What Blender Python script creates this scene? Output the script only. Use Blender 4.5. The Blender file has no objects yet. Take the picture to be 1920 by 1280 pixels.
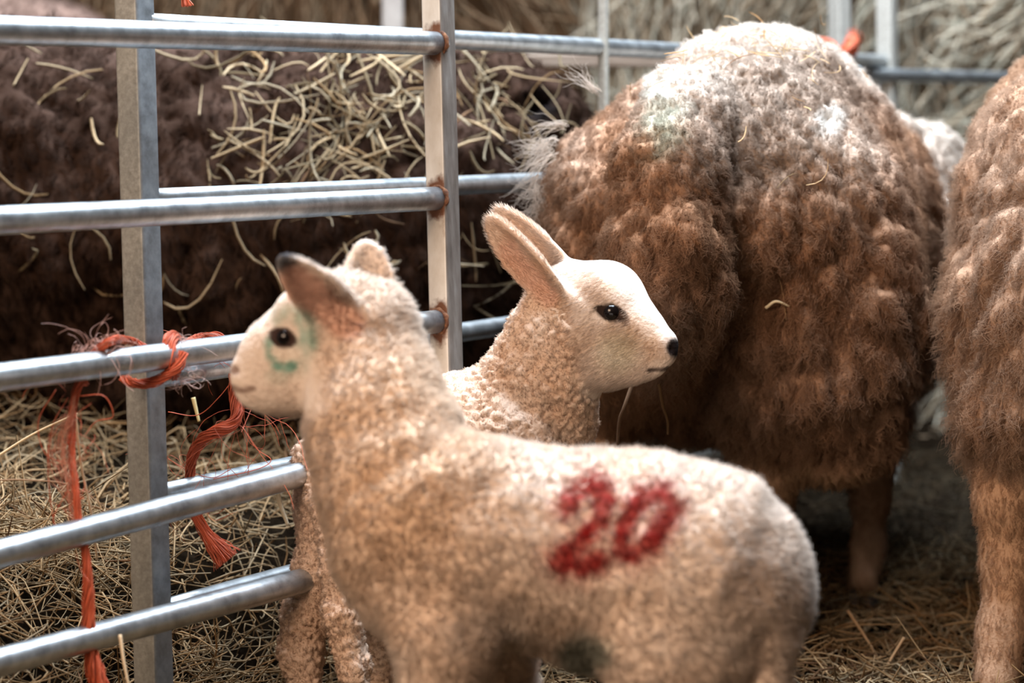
import bpy, math
import numpy as np
from mathutils import Vector, Matrix
from mathutils.bvhtree import BVHTree

C = bpy.context.scene.collection
rng = np.random.default_rng(7)

# ------------------------------------------------------------------ camera, world, lights, exposure
FPX = 85 / 36 * 1920
CAMH = 0.90
PITCH = math.atan(437 / FPX)
cam_d = bpy.data.cameras.new('camera'); cam = bpy.data.objects.new('camera', cam_d); C.objects.link(cam)
cam.location = (0, 0, CAMH); cam.rotation_euler = (math.pi / 2 - PITCH, 0, 0)
cam_d.lens = 85; cam_d.sensor_width = 36; cam_d.clip_start = 0.05
cam_d.dof.use_dof = True; cam_d.dof.focus_distance = 3.50; cam_d.dof.aperture_fstop = 2.9
bpy.context.scene.camera = cam

sc = bpy.context.scene
sc.view_settings.view_transform = 'Standard'; sc.view_settings.look = 'None'
sc.view_settings.gamma = 1; sc.view_settings.use_curve_mapping = False
sc.view_settings.exposure = 0.0

world = bpy.data.worlds.new('world'); sc.world = world; world.use_nodes = True
bg = world.node_tree.nodes['Background']
bg.inputs[0].default_value = (1.0, 0.80, 0.62, 1); bg.inputs[1].default_value = 0.06

def area(name, loc, target, size, size_y, power, col):
    d = bpy.data.lights.new(name, 'AREA'); d.shape = 'RECTANGLE'; d.size = size; d.size_y = size_y
    d.energy = power; d.color = col
    o = bpy.data.objects.new(name, d); C.objects.link(o); o.location = loc
    o.rotation_euler = (Vector(target) - Vector(loc)).to_track_quat('-Z', 'Y').to_euler()
    return o
area('roof_skylight', (0.35, 4.25, 3.7), (0.25, 3.6, 0), 2.5, 3.5, 730, (0.80, 0.90, 1.0))
area('camera_side_fill', (-1.9, -0.2, 2.5), (0.2, 3.3, 0.5), 2.0, 1.6, 150, (1.0, 0.72, 0.51))  # added warm fill lamp, behind and left of the camera

# ------------------------------------------------------------------ pixel <-> world
SP, CP = math.sin(PITCH), math.cos(PITCH)
def P(px, py, Z):
    xc = (px - 960) / FPX * Z; yc = -(py - 640) / FPX * Z
    return np.array([xc, yc * SP + Z * CP, CAMH + yc * CP - Z * SP])
def R(r, Z): return r * Z / FPX
def proj(v):
    v = np.asarray(v, float); d = v - np.array([0, 0, CAMH])
    z = d[..., 1] * CP - d[..., 2] * SP; u = d[..., 1] * SP + d[..., 2] * CP
    return 960 + d[..., 0] / z * FPX, 640 - u / z * FPX, z

# ------------------------------------------------------------------ noise
def _hash(ix, iy, iz, s):
    h = (ix.astype(np.int64) * 374761393 + iy.astype(np.int64) * 668265263 + iz.astype(np.int64) * 2147483647 + s * 1274126177) & 0xffffffff
    h = ((h ^ (h >> 13)) * 1274126177) & 0xffffffff
    h = ((h ^ (h >> 15)) * 2246822519) & 0xffffffff
    return ((h ^ (h >> 16)) & 0xffffff) / float(0xffffff)
def vnoise(p, s=0):
    i = np.floor(p); f = p - i; f = f * f * (3 - 2 * f); i = i.astype(np.int64)
    out = 0
    for a in (0, 1):
        for b in (0, 1):
            for c in (0, 1):
                w = (f[:, 0] if a else 1 - f[:, 0]) * (f[:, 1] if b else 1 - f[:, 1]) * (f[:, 2] if c else 1 - f[:, 2])
                out = out + w * _hash(i[:, 0] + a, i[:, 1] + b, i[:, 2] + c, s)
    return out
def fbm(p, s=0, o=3):
    t = 0; a = .5; n = 0
    for k in range(o):
        t = t + a * vnoise(p * 2 ** k, s + 17 * k); n += a; a *= .5
    return t / n
def vec_noise(p, s=0): return np.stack([vnoise(p, s + i * 31) * 2 - 1 for i in range(3)], 1)
def worley(p, cell, s=0):
    """F1, F2, feature point and random id for anisotropic cells"""
    cell = np.asarray(cell, float); q = p / cell; i = np.floor(q).astype(np.int64)
    F1 = np.full(len(p), 9.); F2 = np.full(len(p), 9.); fp = np.zeros_like(q); rid = np.zeros(len(p))
    for a in (-1, 0, 1):
        for b in (-1, 0, 1):
            for c in (-1, 0, 1):
                ii = i + np.array([a, b, c])
                h = np.stack([_hash(ii[:, 0], ii[:, 1], ii[:, 2], s + k) for k in range(3)], 1)
                g = ii + h; d = np.linalg.norm(g - q, axis=1)
                m = d < F1
                F2 = np.where(m, F1, np.minimum(F2, d)); F1 = np.where(m, d, F1)
                fp[m] = g[m]; rid = np.where(m, h[:, 0] * 7.77 % 1, rid)
    return F1, F2, fp * cell, rid
def sstep(a, b, x):
    t = np.clip((x - a) / (b - a), 0, 1); return t * t * (3 - 2 * t)
def nrmz(v): return v / np.maximum(np.linalg.norm(v, axis=-1, keepdims=True), 1e-9)
def lerp(a, b, t): return a + (b - a) * t

# ------------------------------------------------------------------ object helpers
def tag(o, label=None, cat=None, group=None, kind=None):
    for k, v in (('label', label), ('category', cat), ('group', group), ('kind', kind)):
        if v: o[k] = v
    return o
def empty(name, loc, label, cat, group=None):
    o = bpy.data.objects.new(name, None); C.objects.link(o); o.location = loc; o.empty_display_size = .05
    return tag(o, label, cat, group)
def link(o, parent=None):
    C.objects.link(o)
    if parent is not None:
        o.parent = parent
        # parents carry only a location; geometry is stored in world space
        o.location = -parent_loc(parent)
    return o
def parent_loc(p):
    l = Vector(p.location)
    while p.parent is not None:
        p = p.parent; l += Vector(p.location)
    return l
def mesh_np(name, verts, faces, mat, parent=None, col=None, smooth=True):
    """verts (N,3) world space, faces: (M,k) array or list of arrays"""
    me = bpy.data.meshes.new(name)
    if not isinstance(faces, list): faces = [faces]
    faces = [np.asarray(f) for f in faces if len(f)]
    nl = sum(f.size for f in faces); nf = sum(len(f) for f in faces)
    me.vertices.add(len(verts)); me.vertices.foreach_set('co', np.asarray(verts, np.float32).ravel())
    me.loops.add(nl); me.polygons.add(nf)
    me.loops.foreach_set('vertex_index', np.concatenate([f.ravel() for f in faces]).astype(np.int32))
    tot = np.concatenate([np.full(len(f), f.shape[1]) for f in faces]); st = np.concatenate([[0], np.cumsum(tot)[:-1]])
    me.polygons.foreach_set('loop_start', st.astype(np.int32))
    me.polygons.foreach_set('use_smooth', np.full(nf, smooth))
    me.update(calc_edges=True); me.validate()
    if col is not None:
        a = me.attributes.new('Col', 'FLOAT_COLOR', 'POINT')
        a.data.foreach_set('color', np.concatenate([col, np.ones((len(col), 1))], 1).astype(np.float32).ravel())
    me.materials.append(mat)
    return link(bpy.data.objects.new(name, me), parent)

def frames(pts):
    t = nrmz(np.gradient(pts, axis=0)); u = np.zeros_like(pts)
    ref = np.array([0, 0, 1.]) if abs(t[0][2]) < .9 else np.array([1., 0, 0])
    u[0] = nrmz(np.cross(t[0], ref))
    for i in range(1, len(pts)):
        v = u[i - 1] - t[i] * np.dot(u[i - 1], t[i]); u[i] = nrmz(v)
    return t, u, np.cross(t, u)
def catmull(pts, n):
    pts = np.asarray(pts, float); p = np.vstack([2 * pts[0] - pts[1], pts, 2 * pts[-1] - pts[-2]])
    out = []
    for i in range(len(pts) - 1):
        a, b, c, d = p[i], p[i + 1], p[i + 2], p[i + 3]
        for t in np.linspace(0, 1, n, endpoint=False):
            out.append(.5 * (2 * b + (c - a) * t + (2 * a - 5 * b + 4 * c - d) * t * t + (3 * b - a - 3 * c + d) * t ** 3))
    out.append(pts[-1]); return np.array(out)
def tube(pts, rad, sides=10, cap=True):
    pts = np.asarray(pts, float); n = len(pts); rad = np.broadcast_to(rad, (n,))
    t, u, w = frames(pts); a = np.arange(sides) / sides * 2 * np.pi
    v = pts[:, None] + rad[:, None, None] * (u[:, None] * np.cos(a)[None, :, None] + w[:, None] * np.sin(a)[None, :, None])
    v = v.reshape(-1, 3); f = []
    i = np.arange(n - 1)[:, None] * sides; j = np.arange(sides)[None]; k = (j + 1) % sides
    f = np.stack([i + j, i + k, i + sides + k, i + sides + j], -1).reshape(-1, 4)
    tri = np.zeros((0, 3), int)
    if cap:
        v = np.vstack([v, pts[0], pts[-1]]); c0 = n * sides; jj = np.arange(sides); kk = (jj + 1) % sides
        tri = np.vstack([np.stack([np.full(sides, c0), kk, jj], 1), np.stack([np.full(sides, c0 + 1), (n - 1) * sides + jj, (n - 1) * sides + kk], 1)])
    return v, f, tri
def merge(parts):
    V, F4, F3, o = [], [], [], 0
    for v, f, t in parts:
        V.append(v); F4.append(f + o); F3.append(t + o); o += len(v)
    return np.vstack(V), [np.vstack(F4), np.vstack(F3)]
def many_tubes(A, rad, sides=4):
    """A (N,K,3) polylines, rad (N,) -> one vertex/face set (fast)"""
    N, K, _ = A.shape; t = nrmz(np.gradient(A, axis=1))
    ref = nrmz(rng.normal(size=(N, 1, 3))); u = nrmz(np.cross(t, ref)); w = np.cross(t, u)
    a = np.arange(sides) / sides * 2 * np.pi
    taper = np.ones(K); taper[0] = .7; taper[-1] = .45
    r = rad[:, None, None, None] * taper[None, :, None, None]
    v = A[:, :, None] + r * (u[:, :, None] * np.cos(a)[None, None, :, None] + w[:, :, None] * np.sin(a)[None, None, :, None])
    base = (np.arange(N) * K * sides)[:, None, None]; i = (np.arange(K - 1) * sides)[None, :, None]; j = np.arange(sides)[None, None]; k = (j + 1) % sides
    f = np.stack([base + i + j, base + i + k, base + i + sides + k, base + i + sides + j], -1).reshape(-1, 4)
    return v.reshape(-1, 3), f

# ------------------------------------------------------------------ materials
def newmat(name):
    m = bpy.data.materials.new(name); m.use_nodes = True
    nt = m.node_tree; return m, nt, nt.nodes['Principled BSDF']
def fur_material(name, sat=1.0):
    m = bpy.data.materials.new(name); m.use_nodes = True; nt = m.node_tree; nt.nodes.clear()
    out = nt.nodes.new('ShaderNodeOutputMaterial'); att = nt.nodes.new('ShaderNodeAttribute'); att.attribute_name = 'Col'
    nr = nt.nodes.new('ShaderNodeAttribute'); nr.attribute_name = 'nrm'
    d = nt.nodes.new('ShaderNodeBsdfDiffuse'); d2 = nt.nodes.new('ShaderNodeBsdfDiffuse'); mx = nt.nodes.new('ShaderNodeMixShader')
    tr = nt.nodes.new('ShaderNodeBsdfTranslucent'); mx2 = nt.nodes.new('ShaderNodeMixShader')
    for x in (d, d2, tr): nt.links.new(att.outputs['Color'], x.inputs['Color'])
    nt.links.new(nr.outputs['Vector'], d.inputs['Normal'])
    mx.inputs[0].default_value = .35; mx2.inputs[0].default_value = .18
    nt.links.new(d.outputs[0], mx.inputs[1]); nt.links.new(d2.outputs[0], mx.inputs[2])
    nt.links.new(mx.outputs[0], mx2.inputs[1]); nt.links.new(tr.outputs[0], mx2.inputs[2])
    nt.links.new(mx2.outputs[0], out.inputs['Surface']); return m
def vcol_material(name, rough=.9, spec=.1, noise=0, nscale=60):
    m, nt, b = newmat(name); att = nt.nodes.new('ShaderNodeAttribute'); att.attribute_name = 'Col'
    nt.links.new(att.outputs['Color'], b.inputs['Base Color']); b.inputs['Roughness'].default_value = rough
    b.inputs['Specular IOR Level'].default_value = spec
    if noise:
        n = nt.nodes.new('ShaderNodeTexNoise'); n.inputs['Scale'].default_value = nscale; n.inputs['Detail'].default_value = 6
        bp = nt.nodes.new('ShaderNodeBump'); bp.inputs['Strength'].default_value = noise; bp.inputs['Distance'].default_value = .004
        tc = nt.nodes.new('ShaderNodeTexCoord'); nt.links.new(tc.outputs['Object'], n.inputs['Vector'])
        nt.links.new(n.outputs['Fac'], bp.inputs['Height']); nt.links.new(bp.outputs['Normal'], b.inputs['Normal'])
    return m
def plain(name, col, rough=.6, metal=0, spec=.5, coat=0):
    m, nt, b = newmat(name); b.inputs['Base Color'].default_value = (*col, 1); b.inputs['Roughness'].default_value = rough
    b.inputs['Metallic'].default_value = metal; b.inputs['Specular IOR Level'].default_value = spec; b.inputs['Coat Weight'].default_value = coat
    return m
def noisy(name, stops, scale, rough=(.4, .6), metal=0, bump=.2, dist=.001, stretch=(1, 1, 1), detail=8, spec=.5):
    m, nt, b = newmat(name); tc = nt.nodes.new('ShaderNodeTexCoord'); mp = nt.nodes.new('ShaderNodeMapping'); mp.inputs['Scale'].default_value = stretch
    n = nt.nodes.new('ShaderNodeTexNoise'); n.inputs['Scale'].default_value = scale; n.inputs['Detail'].default_value = detail; n.inputs['Roughness'].default_value = .65
    cr = nt.nodes.new('ShaderNodeValToRGB'); nt.links.new(tc.outputs['Object'], mp.inputs[0]); nt.links.new(mp.outputs[0], n.inputs['Vector'])
    nt.links.new(n.outputs['Fac'], cr.inputs[0])
    el = cr.color_ramp.elements
    while len(el) < len(stops): el.new(.5)
    for e, (p, c) in zip(el, stops): e.position = p; e.color = (*c, 1)
    nt.links.new(cr.outputs[0], b.inputs['Base Color'])
    mr = nt.nodes.new('ShaderNodeMapRange'); mr.inputs[3].default_value = rough[0]; mr.inputs[4].default_value = rough[1]
    nt.links.new(n.outputs['Fac'], mr.inputs[0]); nt.links.new(mr.outputs[0], b.inputs['Roughness'])
    b.inputs['Metallic'].default_value = metal; b.inputs['Specular IOR Level'].default_value = spec
    bp = nt.nodes.new('ShaderNodeBump'); bp.inputs['Strength'].default_value = bump; bp.inputs['Distance'].default_value = dist
    nt.links.new(n.outputs['Fac'], bp.inputs['Height']); nt.links.new(bp.outputs[0], b.inputs['Normal'])
    return m
M_FUR = fur_material('wool_fibres')
M_SKIN = vcol_material('fleece_base', .95, .05, .5, 180)
M_GALV = noisy('galvanised_tube', [(.3, (.28, .30, .33)), (.5, (.46, .50, .53)), (.7, (.60, .64, .67))], 35, (.30, .42), .88, .25, .0006, (1, 1, 1))
M_POST = noisy('galvanised_post', [(.3, (.27, .265, .24)), (.55, (.38, .375, .345)), (.75, (.50, .49, .46))], 130, (.5, .7), .35, .6, .0008)
M_CREAM = noisy('weathered_cream_post', [(.25, (.30, .20, .13)), (.38, (.62, .54, .45)), (.7, (.78, .72, .64))], 26, (.5, .7), .1, .3, .0006, (1, 1, .5))
M_SIDE = noisy('shaded_side', [(.3, (.10, .085, .075)), (.5, (.19, .17, .155)), (.75, (.30, .29, .28))], 22, (.45, .65), .3, .4, .0008, (3, 3, .5))  # shade on the flanks of the cream post, painted as a darker material
M_SIDE2 = noisy('blue_shaded_side', [(.3, (.12, .13, .14)), (.5, (.20, .22, .24)), (.75, (.30, .33, .35))], 40, (.4, .6), .4, .4, .0008)  # cool sky tint and shade of the grey post's flanks, put into the colour
M_RUST = noisy('rust_weld', [(.3, (.035, .014, .007)), (.5, (.14, .05, .02)), (.72, (.30, .14, .06))], 140, (.7, .95), 0, 1, .003)
M_STRAW = vcol_material('straw_stalk', .8, .12)
M_TWINE = vcol_material('twine_fibre', .45, .4)
M_EYE = plain('dark_eye', (.006, .004, .004), .16, 0, .45, 0)
M_HOOF = plain('hoof_horn', (.05, .04, .035), .5)
M_GROUND = noisy('trampled_litter', [(.3, (.004, .003, .002)), (.55, (.012, .008, .005)), (.75, (.028, .019, .012))], 28, (.95, 1), 0, 1, .02, spec=0)
M_WOOD = noisy('weathered_board', [(.3, (.13, .095, .07)), (.5, (.22, .17, .135)), (.7, (.29, .24, .20))], 9, (.75, .9), 0, .4, .003, (1, 8, 8), spec=.2)
M_DARKWOOD = noisy('dark_boarding', [(.3, (.018, .013, .010)), (.7, (.06, .045, .035))], 6, (.8, .95), 0, .4, .004, (8, 1, 1), spec=.1)

# ------------------------------------------------------------------ implicit modelling -> one continuous skin
class Field:
    def __init__(s, lo, hi, h):
        s.lo = np.asarray(lo, float); s.h = h; s.n = np.ceil((np.asarray(hi) - s.lo) / h).astype(int) + 1
        s.f = np.full(s.n, 1.0, np.float32); s.ax = [s.lo[i] + h * np.arange(s.n[i]) for i in range(3)]
    def sub(s, a, b):
        i0 = np.clip(np.floor((a - s.lo) / s.h).astype(int), 0, s.n - 1); i1 = np.clip(np.ceil((b - s.lo) / s.h).astype(int) + 1, 1, s.n)
        sl = tuple(slice(i0[k], i1[k]) for k in range(3)); g = [s.ax[k][sl[k]] for k in range(3)]
        return sl, g[0][:, None, None], g[1][None, :, None], g[2][None, None, :]
    def _join(s, sl, d, k, cut):
        a = s.f[sl]
        if a.size == 0: return
        if cut: a, d = -a, -(-d)
        h = np.maximum(k - np.abs(a - d), 0) / k
        r = np.minimum(a, d) - h * h * k * .25
        s.f[sl] = -r if cut else r
    def cone(s, a, b, ra, rb, k=.02, sy=1.0, cut=False):
        a = np.asarray(a, float); b = np.asarray(b, float); m = max(ra, rb) + k * 1.5 + s.h * 3
        sl, x, y, z = s.sub(np.minimum(a, b) - m, np.maximum(a, b) + m)
        ab = (b - a) * np.array([1, sy, 1]); px, py, pz = x - a[0], (y - a[1]) * sy, z - a[2]
        t = np.clip((px * ab[0] + py * ab[1] + pz * ab[2]) / max(ab @ ab, 1e-9), 0, 1)
        d = np.sqrt((px - t * ab[0]) ** 2 + (py - t * ab[1]) ** 2 + (pz - t * ab[2]) ** 2) - (ra + (rb - ra) * t)
        s._join(sl, d.astype(np.float32), k, cut)
    def chain(s, pts, k=.02, sy=1.0):
        """pts: (px,py,Z,rpx)"""
        for p, q in zip(pts[:-1], pts[1:]):
            s.cone(P(*p[:3]), P(*q[:3]), R(p[3], p[2]), R(q[3], q[2]), k, sy)
    def ear(s, base, tip, face, width, thick, k=.01, cup=.75, taper=.30):
        base = np.asarray(base, float); tip = np.asarray(tip, float); u = tip - base; L = np.linalg.norm(u); u /= L
        w = np.asarray(face, float); w = nrmz(w - u * (w @ u)); v = np.cross(u, w)
        m = L * .65 + k; c = (base + tip) / 2
        sl, x, y, z = s.sub(c - m, c + m); px, py, pz = x - c[0], y - c[1], z - c[2]
        a = px * u[0] + py * u[1] + pz * u[2]; b = px * v[0] + py * v[1] + pz * v[2]; e = px * w[0] + py * w[1] + pz * w[2]
        wd = (width / 2) * (1 - taper * a / (L / 2))
        e = e - (b / (width / 2)) ** 2 * thick * .9          # the edges curl towards the opening
        def ell(e, sc_, th): return (np.sqrt((a / (L / 2 * sc_)) ** 2 + (b / (wd * sc_)) ** 2 + (e / th) ** 2) - 1) * min(th, width / 2) * .8
        o = ell(e, 1, thick); i = ell(e - thick * cup, .86, thick * .8)
        s._join(sl, np.maximum(o, -i).astype(np.float32), k, False)
    def mesh(s, smooth=2):
        f = s.f; ins = f < 0; nx, ny, nz = s.n
        c = ins[:-1, :-1, :-1].astype(np.int8)
        for a in (0, 1):
            for b in (0, 1):
                for d in (0, 1):
                    if a or b or d: c = c + ins[a:nx - 1 + a, b:ny - 1 + b, d:nz - 1 + d]
        idx = np.argwhere((c > 0) & (c < 8)); ID = np.full((nx - 1, ny - 1, nz - 1), -1, np.int64); ID[tuple(idx.T)] = np.arange(len(idx))
        acc = np.zeros((len(idx), 3)); cnt = np.zeros(len(idx))
        cor = [(a, b, d) for a in (0, 1) for b in (0, 1) for d in (0, 1)]
        val = {q: f[idx[:, 0] + q[0], idx[:, 1] + q[1], idx[:, 2] + q[2]] for q in cor}
        for q in cor:
            for ax in range(3):
                if q[ax] == 0:
                    r = list(q); r[ax] = 1; r = tuple(r); a, b = val[q], val[r]; m = (a < 0) != (b < 0)
                    t = np.where(m, a / np.where(m, a - b, 1), 0); p = np.tile(np.array(q, float), (len(idx), 1)); p[:, ax] += t
                    acc += p * m[:, None]; cnt += m
        V = s.lo + s.h * (idx + acc / cnt[:, None]); F = []
        for ax in range(3):
            o1, o2 = [(1, 2), (2, 0), (0, 1)][ax]
            sl0 = [slice(1, -1)] * 3; sl0[ax] = slice(0, -1); sl1 = list(sl0); sl1[ax] = slice(1, None)
            a = ins[tuple(sl0)]; b = ins[tuple(sl1)]
            e = np.argwhere(a != b); flip = a[tuple(e.T)]
            off = np.ones(3, int); off[ax] = 0; e = e + off
            q = []
            for d1, d2 in ((-1, -1), (0, -1), (0, 0), (-1, 0)):
                g = e.copy(); g[:, o1] += d1; g[:, o2] += d2; q.append(ID[tuple(g.T)])
            q = np.stack(q, 1); q[~flip] = q[~flip][:, ::-1]; F.append(q)
        F = np.vstack(F); F = F[(F >= 0).all(1)]
        for _ in range(smooth):
            S = np.zeros_like(V); n = np.zeros(len(V))
            for k in range(4):
                np.add.at(S, F[:, k], V[F[:, (k + 1) % 4]]); np.add.at(n, F[:, k], 1)
                np.add.at(S, F[:, (k + 1) % 4], V[F[:, k]]); np.add.at(n, F[:, (k + 1) % 4], 1)
            V = V * .5 + .5 * S / np.maximum(n, 1)[:, None]
        return V, F
def vnormals(V, F):
    fn = np.cross(V[F[:, 2]] - V[F[:, 0]], V[F[:, 3]] - V[F[:, 1]]); N = np.zeros_like(V)
    for k in range(4): np.add.at(N, F[:, k], fn)
    return nrmz(N)
class Hit:
    def __init__(s, V, F): s.t = BVHTree.FromPolygons([tuple(v) for v in V], [tuple(f) for f in F])
    def at(s, px, py):
        o = Vector((0, 0, CAMH)); d = Vector(P(px, py, 1.0)) - o
        l, n, i, dist = s.t.ray_cast(o, d.normalized())
        return (None, None) if l is None else (np.array(l), np.array(n))

def sample(V, F, n, wfn=None):
    T = np.vstack([F[:, [0, 1, 2]], F[:, [0, 2, 3]]]); a, b, c = V[T[:, 0]], V[T[:, 1]], V[T[:, 2]]
    ar = np.linalg.norm(np.cross(b - a, c - a), axis=1)
    cen = (a + b + c) / 3; fn = nrmz(np.cross(b - a, c - a))
    view = nrmz(cen - np.array([0, 0, CAMH])); facing = -(fn * view).sum(1)
    w = ar * np.where(facing > -.25, 1, .22)
    px, py, _ = proj(cen); w = w * np.where((px < -150) | (px > 2080) | (py > 1400) | (py < -120), .15, 1)
    if wfn is not None: w = w * wfn(cen, px, py)
    i = rng.choice(len(T), n, p=w / w.sum()); u, v = rng.random(n), rng.random(n); m = u + v > 1; u[m], v[m] = 1 - u[m], 1 - v[m]
    return a[i] + (b[i] - a[i]) * u[:, None] + (c[i] - a[i]) * v[:, None], T[i], (1 - u - v, u, v)
def hair(name, pts, rad, col, nrm, mat, parent):
    """pts (N,K,3)"""
    N, K, _ = pts.shape; pts = np.asarray(pts); hc = bpy.data.hair_curves.new(name); hc.add_curves([K] * N)
    hc.attributes['position'].data.foreach_set('vector', pts.astype(np.float32).ravel())
    a = hc.attributes.new('radius', 'FLOAT', 'POINT'); taper = np.linspace(1, .25, K)
    a.data.foreach_set('value', (rad[:, None] * taper[None]).astype(np.float32).ravel())
    a = hc.attributes.new('Col', 'FLOAT_COLOR', 'CURVE'); a.data.foreach_set('color', np.concatenate([col, np.ones((N, 1))], 1).astype(np.float32).ravel())
    a = hc.attributes.new('nrm', 'FLOAT_VECTOR', 'CURVE'); a.data.foreach_set('vector', nrm.astype(np.float32).ravel())
    hc.materials.append(mat)
    return link(bpy.data.objects.new(name, hc), parent)
def grow(name, V, F, N, n, parent, length, comb, col, radius=.00035, K=4, curl=.6, cfreq=90, clumpcell=None, clump=.5, wfn=None, seed=0, lift=1.0, droop=0., crimp=0., cwave=2.2):
    """fur strands on V,F. length(p,px,py)->m ; comb(p,px,py,nrm)->vector ; col(p,px,py,nrm)->rgb"""
    p, T, b = sample(V, F, n, wfn); nn = nrmz(sum(N[T[:, k]] * b[k][:, None] for k in range(3)))
    px, py, _ = proj(p); L = length(p, px, py) * rng.uniform(.6, 1.25, n)
    cl = curl(p, px, py)[:, None] if callable(curl) else curl
    cm = comb(p, px, py, nn); d = nrmz(nn * lift + cm + vec_noise(p * cfreq, seed) * cl + rng.normal(size=(n, 3)) * .16)
    bend = vec_noise(p * cfreq * 1.7, seed + 5) * cl + cm * .8 + np.array([0, 0, -droop])
    t = np.linspace(0, 1, K)[None, :, None]
    A = p[:, None] + d[:, None] * L[:, None, None] * t + bend[:, None] * L[:, None, None] * t ** 2 * .45
    if clumpcell is not None:
        F1, F2, fp, rid = worley(p, clumpcell, seed + 9)
        tip = fp + nn * L[:, None] * .9 + cm * L[:, None] * .6
        off = tip - A[:, -1]; off = off - nn * (off * nn).sum(1, keepdims=True)   # only sideways
        ln = np.linalg.norm(off, axis=1, keepdims=True); off = off * np.minimum(1, L[:, None] * 1.2 / np.maximum(ln, 1e-6))
        A = A + off[:, None] * (clump(p, px, py)[:, None, None] if callable(clump) else clump) * t ** 1.3
    if crimp:
        q1 = vec_noise(p * 70, seed + 40); q1 = nrmz(np.cross(q1, d)); q2 = np.cross(q1, d); ph = vnoise(p * 90, seed + 41)[:, None, None] * 9 + rng.uniform(-.6, .6, (n, 1, 1))
        A = A + (q1[:, None] * np.sin(ph + t * cwave * 6.28) + q2[:, None] * np.cos(ph * 1.3 + t * cwave * 6.28)) * (crimp * L[:, None, None] * t ** .7 * rng.uniform(.5, 1.3, (n, 1, 1)))
    A = A - nn[:, None] * .0006
    return hair(name, A, np.full(n, radius) * rng.uniform(.7, 1.3, n), col(p, px, py, nn) * rng.uniform(.70, 1.16, (n, 1)), nn, M_FUR, parent)

# ------------------------------------------------------------------ ground level
A_VP, A_Z0 = 4150., 2.97
def ZA(x): return A_Z0 * A_VP / (A_VP - x)
def ZB(x): return 3.97 * (3640 - 825) / (3640. - x)
gA0, gA1 = P(0, 203, ZB(0)), P(815, 203, ZB(815))
gd = nrmz((gA1 - gA0)[:2]); gn = np.array([gd[1], -gd[0]])
def ground_h(x, y):
    s = -((x - gA0[0]) * gn[0] + (y - gA0[1]) * gn[1])
    h = .23 * sstep(-.02, .22, s) + .15 * sstep(.3, 1.3, s)
    h = h * (1 - .55 * sstep(.45, 1.3, x)) * (1 - .6 * sstep(5.0, 6.0, y))
    p = np.stack([x * 3, y * 3, x * 0], 1)
    return h + (fbm(p, 3) - .5) * .07 + (fbm(p * 4, 8) - .5) * .03
gx, gy = np.meshgrid(np.linspace(-3.2, 3.6, 260), np.linspace(.6, 8.2, 300), indexing='ij')
gv = np.stack([gx.ravel(), gy.ravel(), ground_h(gx.ravel(), gy.ravel())], 1)
ii = (np.arange(259)[:, None] * 300 + np.arange(299)[None]).ravel(); gf = np.stack([ii, ii + 300, ii + 301, ii + 1], 1)
tag(mesh_np('floor', gv, gf, M_GROUND), kind='structure')

# ------------------------------------------------------------------ straw
def stalks(name, pos, length, rad, col, flat=.35, bend=.25, parent=None, K=5, heading=None, hs=9, mat=None):
    n = len(pos); az = rng.uniform(0, 2 * np.pi, n) if heading is None else heading + rng.normal(0, hs, n)
    el = rng.normal(0, flat, n); d = np.stack([np.cos(az) * np.cos(el), np.sin(az) * np.cos(el), np.sin(el)], 1)
    t = np.linspace(-.5, .5, K)[None, :, None]; b = rng.normal(size=(n, 3)) * bend
    kink = rng.normal(size=(n, 3)) * bend * (rng.random(n) < .4)[:, None]
    A = pos[:, None] + d[:, None] * length[:, None, None] * t + (b * length[:, None])[:, None] * (t ** 2 - .08) * 2 + (kink * length[:, None])[:, None] * np.maximum(t - .1, 0) * 1.2
    v, f = many_tubes(A, rad); c = np.repeat(col, K * 4, 0)
    return mesh_np(name, v, f, mat or M_STRAW, parent, c)
def straw_cols(n, warm=0.5):
    base = np.array([[.50, .38, .24], [.62, .50, .34], [.36, .24, .13], [.28, .22, .14], [.46, .40, .30], [.20, .12, .07]])
    w = np.array([.25, .15, .25, .12, .13, .10]) if warm > .5 else np.array([.22, .22, .12, .2, .2, .04])
    return base[rng.choice(6, n, p=w)] * np.array([1.12, .97, .80]) * rng.uniform(.6, 1.3, (n, 1))
def pen_positions(n, xr, yr, lift, cond=None):
    x = rng.uniform(*xr, n * 3); y = rng.uniform(*yr, n * 3); k = np.ones(n * 3, bool)
    s = -((x - gA0[0]) * gn[0] + (y - gA0[1]) * gn[1])
    if cond: k = cond(x, y, s)
    x, y = x[k][:n], y[k][:n]; return np.stack([x, y, ground_h(x, y) + rng.random(len(x)) ** 1.5 * lift], 1)
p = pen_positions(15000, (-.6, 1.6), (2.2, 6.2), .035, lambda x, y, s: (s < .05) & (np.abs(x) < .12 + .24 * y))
n = len(p); tag(stalks('straw_bedding', p, rng.uniform(.04, .16, n), rng.uniform(.0008, .0021, n), straw_cols(n, 1) * (.55 - .47 * sstep(4.3, 4.9, p[:, 1]))[:, None], .22, .35),  # straw further back darkened in colour to stand for the shade there
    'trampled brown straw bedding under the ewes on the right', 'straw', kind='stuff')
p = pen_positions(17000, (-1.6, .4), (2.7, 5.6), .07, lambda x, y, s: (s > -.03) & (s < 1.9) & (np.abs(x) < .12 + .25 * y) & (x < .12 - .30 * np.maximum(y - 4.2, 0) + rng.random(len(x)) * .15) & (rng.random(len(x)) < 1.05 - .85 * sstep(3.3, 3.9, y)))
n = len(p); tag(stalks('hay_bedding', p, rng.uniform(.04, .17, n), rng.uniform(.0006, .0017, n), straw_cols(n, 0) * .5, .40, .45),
    'pale loose hay heaped on the ground behind the metal hurdles', 'hay', kind='stuff')

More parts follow.
